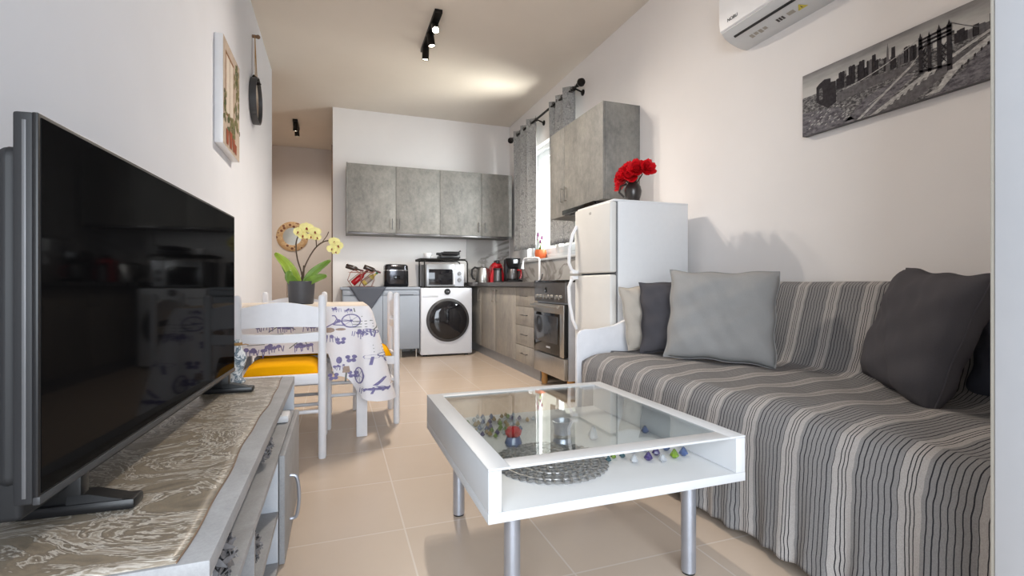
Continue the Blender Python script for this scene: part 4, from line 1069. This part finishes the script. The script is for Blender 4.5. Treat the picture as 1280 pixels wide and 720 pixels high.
MB().box(kx0, kx1-.001, ky1-.022, ky1, 0, KZ-.0285, .001).build('side_panel', M['console_w'], t)
MB().box(kx0, kx0+.01, ky0+.022, ky1-.022, .02, KZ-.0285).build('back_panel', M['console'], t)
MB().box(kx0+.01, kx1, ky0+.022, ky1-.022, .328, .345, .001).build('upper_shelf', M['console'], t)
MB().box(kx0+.01, kx1, ky0+.022, 1.64, .160, .176, .001).build('lower_shelf', M['console'], t)
MB().box(kx0+.01, kx1, ky0+.022, ky1-.022, .0, .02, .001).build('bottom_panel', M['console'], t)
MB().box(kx0+.01, kx1-.001, 1.64, 1.66, .02, .328, .001).build('divider', M['console_w'], t)
MB().box(kx0+.01, kx1-.001, 1.19, 1.205, .176, .328, .001).build('divider', M['console'], t)
d = MB().box(kx1+.0005, kx1+.017, 1.655, ky1, .005, .34, .002).build('door', M['console'], t)
MB().tube(spl([(kx1+.017, 1.83, .065), (kx1+.038, 1.83, .075), (kx1+.046, 1.83, .14), (kx1+.038, 1.83, .205), (kx1+.017, 1.83, .215)]), .006).build('handle', M['alu'], d)
def twig_ball(c, r, label):
    b = MB(); c = Vector(c)
    for i in range(170):
        z = 1-2*(i+.5)/170; a = i*2.39996; n = Vector((math.sqrt(1-z*z)*math.cos(a), math.sqrt(1-z*z)*math.sin(a), z))
        tg = n.orthogonal().normalized(); tg = Matrix.Rotation(i*1.7, 3, n)@tg; sd = n.cross(tg)
        L = r*.62; w_ = r*.095; q = c+n*r*.78
        pts = [q-tg*L*.5, q+n*r*.10, q+tg*L*.4+n*r*.22]
        for p0, p1, w0, w1 in ((pts[0], pts[1], w_*.5, w_), (pts[1], pts[2], w_, w_*.15)): b.poly([p0-sd*w0, p1-sd*w1, p1+sd*w1, p0+sd*w0])
    b.sph(c, r*.74, 16, 10)
    return tag(b.build('decorative_ball', feather, smooth=0, rec=False, solid=.0015), label, 'decorative ball', 'grey curled strip balls in the console')
feather = simple('grey_curled_strips', (122, 121, 124), .5, .1, .4, .35, 45)
twig_ball((-.225, .965, .345+.052), .060, 'spiky grey decorative ball on the upper console shelf nearest the camera')
twig_ball((-.225, 1.585, .345+.050), .050, 'spiky grey decorative ball on the upper console shelf below the far television foot')
twig_ball((-.222, 1.33, .176+.050), .050, 'spiky grey decorative ball on the lower console shelf')
t = thing('white_box', 'small white plastic box on the far end of the console shelf', 'box', (-.205, 2.06, .345))
MB().box(-.245, -.172, 2.02, 2.11, .3455, .372, .006).build('case', M['white'], t); MB().cyl((-.205, 2.05, .3718), (-.205, 2.05, .3735), .006).build('button', M['gasket'], t)
t = thing('porcelain_vase', 'blue and white porcelain vase at the far end of the console by the television', 'vase', (-.372, 2.165, KZ+.0025))
MB().lathe([(0, 0), (.032, 0), (.035, .006), (.022, .02), (.022, .04), (.034, .075), (.038, .095), (.032, .115), (.021, .135), (.019, .16), (.022, .168), (.018, .168), (.014, .14), (0, .10)], (-.372, 2.165, KZ+.0025), 28).build('body', M['porcelain'], t)
MB().lathe([(.0195, .146), (.023, .148), (.023, .156), (.0195, .158)], (-.372, 2.165, KZ+.0025), 20).tube([(-.35, 2.15, KZ+.152), (-.335, 2.145, KZ+.155), (-.325, 2.14, KZ+.153)], .002, 6).build('twine', M['rope'], t)

tv = thing('television', 'large flat black television standing on the console', 'television', (0, 0, 0))
h = .562; z0, z1 = .076, .632
bz = M['black_mat']
MB().box(-.028, -.004, -h, h, z0, z1, .004).build('back_shell', M['tv_back'], tv)
MB().box(-.006, .002, -h, h, z0, z1, .002).build('bezel', M['black'], tv)
MB().box(.0015, .0028, -h+.006, h-.006, z0+.014, z1-.006).build('screen', M['tv_screen'], tv, smooth=0)
MB().box(-.005, .0045, -h-.0005, h+.0005, z0-.001, z0+.011, .002).build('bottom_trim', M['dark_gray'], tv)
MB().box(-.0165, -.0115, -h-.001, -h+.002, z0+.01, z1-.012, .0005).build('edge_strip', M['tv_edge'], tv)
MB().box(-.060, -.026, -h+.012, h-.012, z0+.02, z1-.045, .018, 4).build('rear_housing', M['tv_back'], tv)
MB().box(-.115, -.028, -h+.02, h-.02, z0-.03, .19, .008, 3).build('rear_box', bz, tv)
for y in (-.41, .545):
    f = MB(); f.box(-.10, .068, y-.021, y+.021, .0025, .022, .006); f.box(-.09, -.01, y-.014, y+.014, .018, z0+.02, .004); f.prism([(-.03, y-.018, .02), (.055, y-.018, .02), (-.0, y-.014, .034), (-.03, y-.014, .034)], (0, .034, 0))
    f.build('foot', M['black'], tv)
tv.location = (-.375, 1.4385, KZ); tv.rotation_euler.z = -math.radians(2.55)

# ------------------------------------------------------------------ coffee table
cx0_, cx1_, cy0_, cy1_, cz0, cz1 = .333, 1.104, 1.092, 1.918, .305, .435
M['table'] = simple('table_white_foil', (202, 203, 205), .45, 0, .4, .012)
t = thing('coffee_table', 'white coffee table with glass display top and metal legs', 'coffee table', (.72, 1.5, 0))
fw = .056
f = MB().box(cx0_, cx0_+fw, cy0_, cy1_, cz1-.006, cz1, .0012).box(cx1_-fw, cx1_, cy0_, cy1_, cz1-.006, cz1, .0012).box(cx0_+fw, cx1_-fw, cy0_, cy0_+fw, cz1-.006, cz1, .0012).box(cx0_+fw, cx1_-fw, cy1_-fw, cy1_, cz1-.006, cz1, .0012)
f.build('top_frame', M['table'], t)
MB().box(cx0_+fw-.001, cx1_-fw+.001, cy0_+fw-.001, cy1_-fw+.001, cz1-.0055, cz1-.0005).build('glass_top', M['glass'], t, smooth=0)
for x in (cx0_+.0005, cx1_-.0335): MB().box(x, x+.033, cy0_+.0005, cy1_-.0005, cz0+.025, cz1-.0065, .001).build('side_panel', M['table'], t)
MB().box(cx0_, cx1_, cy0_, cy1_, cz0, cz0+.0248, .001).build('bottom_shelf', M['table'], t)
for x in (.433, .998):
    for y in (1.205, 1.80):
        l = MB().cyl((x, y, .006), (x, y, cz0), .0215, seg=28).build('leg', M['alu'], t)
        MB().cyl((x, y, 0), (x, y, .0065), .019, seg=20).build('foot_pad', M['black'], l)
zsf = cz0+.025
b = MB(); dc = Vector((.61, 1.352, zsf+.0034))
for R_, n, rr in tuple((r_, max(1, int(2*PI*r_/.0245)), .0125) for r_ in (.158, .135, .112, .089, .066, .043, .021, 0)):
    for k in range(n):
        a = 2*PI*k/n+R_*30; c = dc+Vector((R_*math.cos(a), R_*math.sin(a), 0))
        b.tube([c+Vector((rr*math.cos(q), rr*math.sin(q), .0015*math.sin(3*q))) for q in [2*PI*i/12 for i in range(12)]], .0032, 6, True)
for R_ in (.147, .101, .055): b.tube([dc+Vector((R_*math.cos(q), R_*math.sin(q), .001)) for q in [2*PI*i/48 for i in range(48)]], .003, 6, True)
tag(b.build('beaded_doily', M['doily']), 'round silver beaded doily on the coffee table shelf', 'doily')
zd = zsf+.0085
t = thing('candle_holder', 'silver cup candle holder under the coffee table glass', 'candle holder', (.70, 1.475, zsf))
MB().lathe([(0, 0), (.03, 0), (.032, .004), (.028, .02), (.029, .06), (.036, .076), (.033, .077), (.026, .06), (.025, .03), (0, .028)], (.72, 1.50, zsf+.0005)).build('cup', M['alu'], t)
MB().lathe([(.0285, .02), (.0300, .022), (.0300, .03), (.0285, .032)], (.72, 1.50, zsf+.0005)).build('band', M['steel'], t)
rose = Vector((.556, 1.535, zsf))
t = thing('rose_ornament', 'red rose ornament on a blue glass base under the coffee table glass', 'ornament', rose)
MB().lathe([(0, 0), (.026, 0), (.03, .01), (.022, .03), (0, .032)], rose).build('glass_base', M['gem_blue'], t)
f = MB()
for k, (n, r_, L) in enumerate(((8, 1.15, .036), (7, .8, .038), (6, .45, .036), (4, .2, .032))):
    for j in range(n):
        a = 2*PI*(j+.5*k)/n; ax = (math.cos(a)*math.sin(r_), math.sin(a)*math.sin(r_), math.cos(r_)); petal(f, rose+Vector((0, 0, .024)), ax, (-math.cos(a)*math.cos(r_), -math.sin(a)*math.cos(r_), math.sin(r_)), L, L*1.2, .25)
f.build('rose', M['red_petal'], t, rec=False)
# glass gems
def gem(x, y, r, mat, label, k, group=None, sc=1.):
    b = MB(); n = 7
    b.lathe([(0, 0), (r*.55, .001), (r, r*.55), (r*.75, r*1.05*sc), (r*.3, r*1.75*sc), (0, r*1.95*sc)], (0, 0, 0), n)
    b.bm.transform(rotm(0, .55 if k % 2 else .35, k*1.3)) if False else None
    o = b.build('glass_gem', mat, smooth=0, origin=(0, 0, 0)); o.location = (x, y, zsf+.0003); o.rotation_euler.z = k*.9
    return tag(o, label, 'glass gem', group)
fg = [(.775, 1.318, .0095, 'gem_teal', 'teal glass gem leftmost in the front row beside the doily'), (.805, 1.338, .0095, 'gem_green', 'green glass gem second from the left in the front row beside the doily'), (.835, 1.335, .010, 'gem_teal', 'teal glass gem third from the left beside the doily'),
      (.845, 1.286, 0.0129, 'gem_clear', 'round clear glass gem in front of the teal gems'), (.893, 1.365, 0.0112, 'gem_violet', 'dark violet gem half hidden under the front table frame left of centre'), (.897, 1.288, 0.0140, 'gem_violet', 'violet glass gem with white glint in the middle of the front row'),
      (.935, 1.362, 0.0101, 'gem_blue', 'small blue gem under the front table frame in the middle'), (.947, 1.318, 0.0134, 'gem_violet', 'dark violet gem just right of the middle of the row'), (.930, 1.262, 0.0129, 'gem_clear', 'clear pointed gem lying at the very front of the row'),
      (1.005, 1.345, 0.0134, 'gem_blue', 'blue gem behind the green pointed gem at the right'), (.985, 1.278, 0.0146, 'gem_green', 'bright green pointed gem near the right end of the row'), (1.025, 1.285, 0.0146, 'gem_blue', 'pale blue pointed gem rightmost in the row')]
for k, (x, y, r, m, lab) in enumerate(fg): gem(x, y-.024, r, M[m], lab, k)
gem(.838, 1.50, .019, M['gem_clear'], 'large clear faceted gem under the middle of the glass', 3, None, 1.3)
gem(1.05, 1.50, .014, M['gem_blue'], 'blue gem alone near the right side under the glass', 5)
used = []; cols = ['gem_amber', 'gem_clear', 'gem_green', 'gem_blue', 'gem_amber', 'gem_clear', 'gem_violet']
names = {'gem_amber': 'amber', 'gem_clear': 'clear', 'gem_green': 'green', 'gem_blue': 'blue', 'gem_violet': 'violet'}
k = 0; tries = 0
while k < 56 and tries < 4000:
    tries += 1
    s_ = rnd.random(); x = .50+.10*s_+rnd.gauss(0, .055); y = 1.62+.28*rnd.random()+.05*rnd.random(); x += (y-1.75)*.25
    if not (.385 < x < .74 and 1.56 < y < 1.89): continue
    if math.hypot(x-.556, y-1.535) < .05 or math.hypot(x-.61, y-1.352) < .19: continue
    if any(math.hypot(x-a, y-c) < .0215 for a, c in used): continue
    used.append((x, y)); c = cols[k % len(cols)]
    gem(x, y, rnd.uniform(.0085, .0105), M[c], 'small %s glass gem in the scattered heap under the far left of the glass' % names[c], k, 'scattered glass gems in the coffee table'); k += 1

# ------------------------------------------------------------------ sofa
t = thing('sofa', 'white wooden daybed sofa under the striped throw', 'sofa', (1.78, 1.56, 0))
def arm(y, nm):
    pts = [(1.300, .10), (1.300, .545), (1.308, .58), (1.328, .600), (1.36, .608), (1.42, .606), (1.485, .608), (1.555, .625), (1.66, .668), (1.80, .735), (1.95, .80), (2.10, .84), (2.24, .85), (2.24, .10)]
    T = MB().prism([(x, y, z) for x, z in pts], (0, .03, 0))
    bmesh.ops.bevel(T.bm, geom=[e for e in T.bm.edges if abs(e.verts[0].co.y-e.verts[1].co.y) < 1e-4], offset=.005, segments=2, affect='EDGES')
    T.build(nm, M['white_wood'], t)
arm(2.512, 'arm'); arm(.585, 'arm')
MB().box(1.34, 2.22, .62, 2.505, .14, .26, .004).build('seat_frame', M['white_wood'], t)
MB().box(1.335, 2.06, .622, 2.485, .262, .435, .04, 3).build('seat_cushion', M['gray_lin'], t)
b = MB().prism([(2.075, .63, .30), (2.175, .63, .84), (2.235, .63, .84), (2.235, .63, .30)], (0, 1.85, 0)); b.build('backrest', M['gray_lin'], t)
for x in (1.37, 2.18):
    for y in (.68, 2.44): MB().box(x-.025, x+.025, y-.025, y+.025, 0, .14, .003).build('leg', M['white_wood'], t)
def prof(s):
    P_ = [(1.283, .040), (1.287, .14), (1.292, .26), (1.300, .36), (1.312, .415), (1.335, .452), (1.38, .470), (1.50, .475), (1.70, .474), (1.88, .472), (1.985, .476), (2.035, .492), (2.062, .54), (2.095, .66), (2.135, .80), (2.155, .86), (2.185, .880), (2.23, .878), (2.256, .862), (2.262, .80), (2.262, .62)]
    return P_
PR = [Vector((p[0], 0, p[1])) for p in prof(0)]
# resample evenly
dl = [0]
for a, c in zip(PR, PR[1:]): dl.append(dl[-1]+(c-a).length)
def pat(u):
    s_ = u*dl[-1]
    for i in range(len(PR)-1):
        if s_ <= dl[i+1]+1e-9:
            f = (s_-dl[i])/(dl[i+1]-dl[i]); return PR[i].lerp(PR[i+1], f), s_
    return PR[-1], s_
def thr(u, v):
    p, s_ = pat(u); y = .615+(2.497-.615)*v
    fr_ = max(0, 1-s_/.40)            # 1 at the hem, 0 at the seat edge
    w_ = math.sin(y*38+1.3*math.sin(y*7))*.010*fr_**1.3+math.sin(y*83+2)*.005*fr_**2+math.sin(y*13+.5)*.010*fr_
    x = p.x-w_*.9; z = p.z+.010*fr_**2*math.sin(y*55)*.5+.012*fr_*math.sin(y*3.2)
    if s_ > .42:
        k = min(1, (s_-.42)/.08)
        top = max(0, min(1, (dl[-1]-s_-.30)/.1))
        z += k*top*.005*math.sin(y*6.3+x*9)+k*top*.0035*math.sin(y*17-x*23)
        z += k*.004*top
    e = max(0, (y-2.40)/.10); x += .05*e**2*(fr_**.5 if s_ < .45 else 0)
    z -= .02*e**2*(1 if .40 < s_ < .6 else 0)
    yy = y-.02*e*fr_+.012*math.sin(s_*9+y*3)*(.3+fr_)*(1-e if e < 1 else 0)*min(1, (y-.615)/.2)
    return Vector((x, yy, z))
tag(MB().grid(thr, 170, 230).build('sofa_throw', M['throw'], smooth=80, rec=False, solid=.003), 'grey and white striped woven throw draped over the whole sofa', 'throw')

def cushion(label, base, wd, lean, w, h, th, mat, roll=0., seed=0, group='cushions on the sofa', sq=(.0, .0)):
    """base = middle of the bottom edge, wd = width direction, lean back angle"""
    wd = Vector((wd[0], wd[1], 0)).normalized(); n = Vector((wd.y, -wd.x, 0))    # facing direction
    up = (Vector((0, 0, 1))*math.cos(lean)-n*math.sin(lean)); fn = n*math.cos(lean)+Vector((0, 0, 1))*math.sin(lean)
    R = Matrix.Rotation(roll, 3, fn); wd2 = R@wd; up2 = R@up
    rr = random.Random(seed); ph = [rr.uniform(0, 6) for _ in range(6)]
    t = thing('cushion', label, 'cushion', base, group); b = MB(); B = Vector(base)
    def S_(u, v, sgn):
        a, c = u*2-1, v*2-1
        pin = 1-.055*(1-a*a) ; pin2 = 1-.055*(1-c*c)
        X_ = a*w/2*pin2; Z_ = c*h/2*pin
        d = max(0, 1-a**4)**.55*max(0, 1-c**4)**.55
        wr = .006*math.sin(5*a+4*c+ph[0])*d+.004*math.sin(11*c-6*a+ph[1])*d+.003*math.sin(17*a+9*c+ph[2])*d
        X_ += .004*math.sin(9*c+ph[3]); Z_ += .004*math.sin(8*a+ph[4])
        return B+up2*h/2+wd2*X_+up2*Z_+fn*(sgn*(th/2*d+wr))
    b.grid(lambda u, v: S_(u, v, 1), 34, 34).grid(lambda u, v: S_(1-u, v, -1), 34, 34)
    bmesh.ops.remove_doubles(b.bm, verts=b.bm.verts, dist=.0008)
    cov = b.build('cover', mat, t, smooth=75)
    pts = []
    for k in range(160):
        q = k/40; i = int(q); f = q-i
        u, v = ((f, 0), (1, f), (1-f, 1), (0, 1-f))[i]
        pts.append(S_(u, v, 0))
    MB().tube(pts, .0028, 6, True).build('seam', mat, t)
    return t
cushion('large light grey linen cushion at the far end of the sofa', (1.765, 1.925, .482), (.305, -.41), .20, .52, .465, .15, M['gray_lin'], -.02, 1)
cushion('charcoal cushion half hidden behind the large light grey one', (1.80, 2.195, .492), (.39, -.29), .16, .48, .40, .12, M['dark_lin'], .03, 2)
cushion('pale beige cushion leaning on the white sofa arm', (1.76, 2.42, .500), (1, -.04), .10, .36, .37, .10, M['beige_lin'], .10, 3)
cushion('large charcoal cushion leaning at the near end of the sofa', (1.885, 1.19, .478), (-.577, -.817), .30, .53, .46, .17, M['dark_lin'], -.08, 4)
cushion('slate blue cushion behind the large charcoal cushion at the frame edge', (2.02, .86, .482), (-.2, -.98), .22, .42, .36, .13, M['blue_lin'], 0, 5)

# ------------------------------------------------------------------ light
W_ = bpy.data.worlds.new('sky'); S.world = W_; W_.use_nodes = True
bg = W_.node_tree.nodes['Background']; bg.inputs[0].default_value = (.86, .93, 1, 1); bg.inputs[1].default_value = 1.0
def area(name, loc, rot, sx, sy, e, col):
    L = bpy.data.lights.new(name, 'AREA'); L.shape = 'RECTANGLE'; L.size = sx; L.size_y = sy; L.energy = e; L.color = col
    o = bpy.data.objects.new(name, L); COL.objects.link(o); o.location = loc; o.rotation_euler = rot; return o
area('balcony_daylight', (-.8, -3.2, 1.8), (PI/2*.98, 0, -math.radians(13)), 4.4, 3.2, 430, (.84, .92, 1))
area('window_daylight', (3.6, 3.5, 2.1), (PI/2, 0, math.radians(42)), 1.8, 1.8, 520, (.95, .97, 1))
area('ceiling_bounce_fill', (3.5, 4.75, .55), (0, math.radians(128), 0), 1.4, 1.6, 290, (1, .95, .87))  # added lamp low outside the window, aimed up to brighten the ceiling
struct(MB().box(2.9, 9.0, 9.6, 9.8, -.1, 7).build('wall_outside', simple('outside_plaster', (226, 220, 206), .9), smooth=0))

cam = bpy.data.cameras.new('camera'); co = bpy.data.objects.new('camera', cam); COL.objects.link(co)
cam.sensor_width = 36; cam.lens = 610/1280*36; cam.shift_y = -4.5/1280; cam.clip_start = .02
co.location = (0, 0, .868); co.rotation_euler = (PI/2, 0, -math.atan2(219, 610))
S.camera = co
S.view_settings.view_transform = 'Standard'; S.view_settings.look = 'None'; S.view_settings.exposure = .0; S.view_settings.gamma = 1
S.view_settings.use_curve_mapping = False
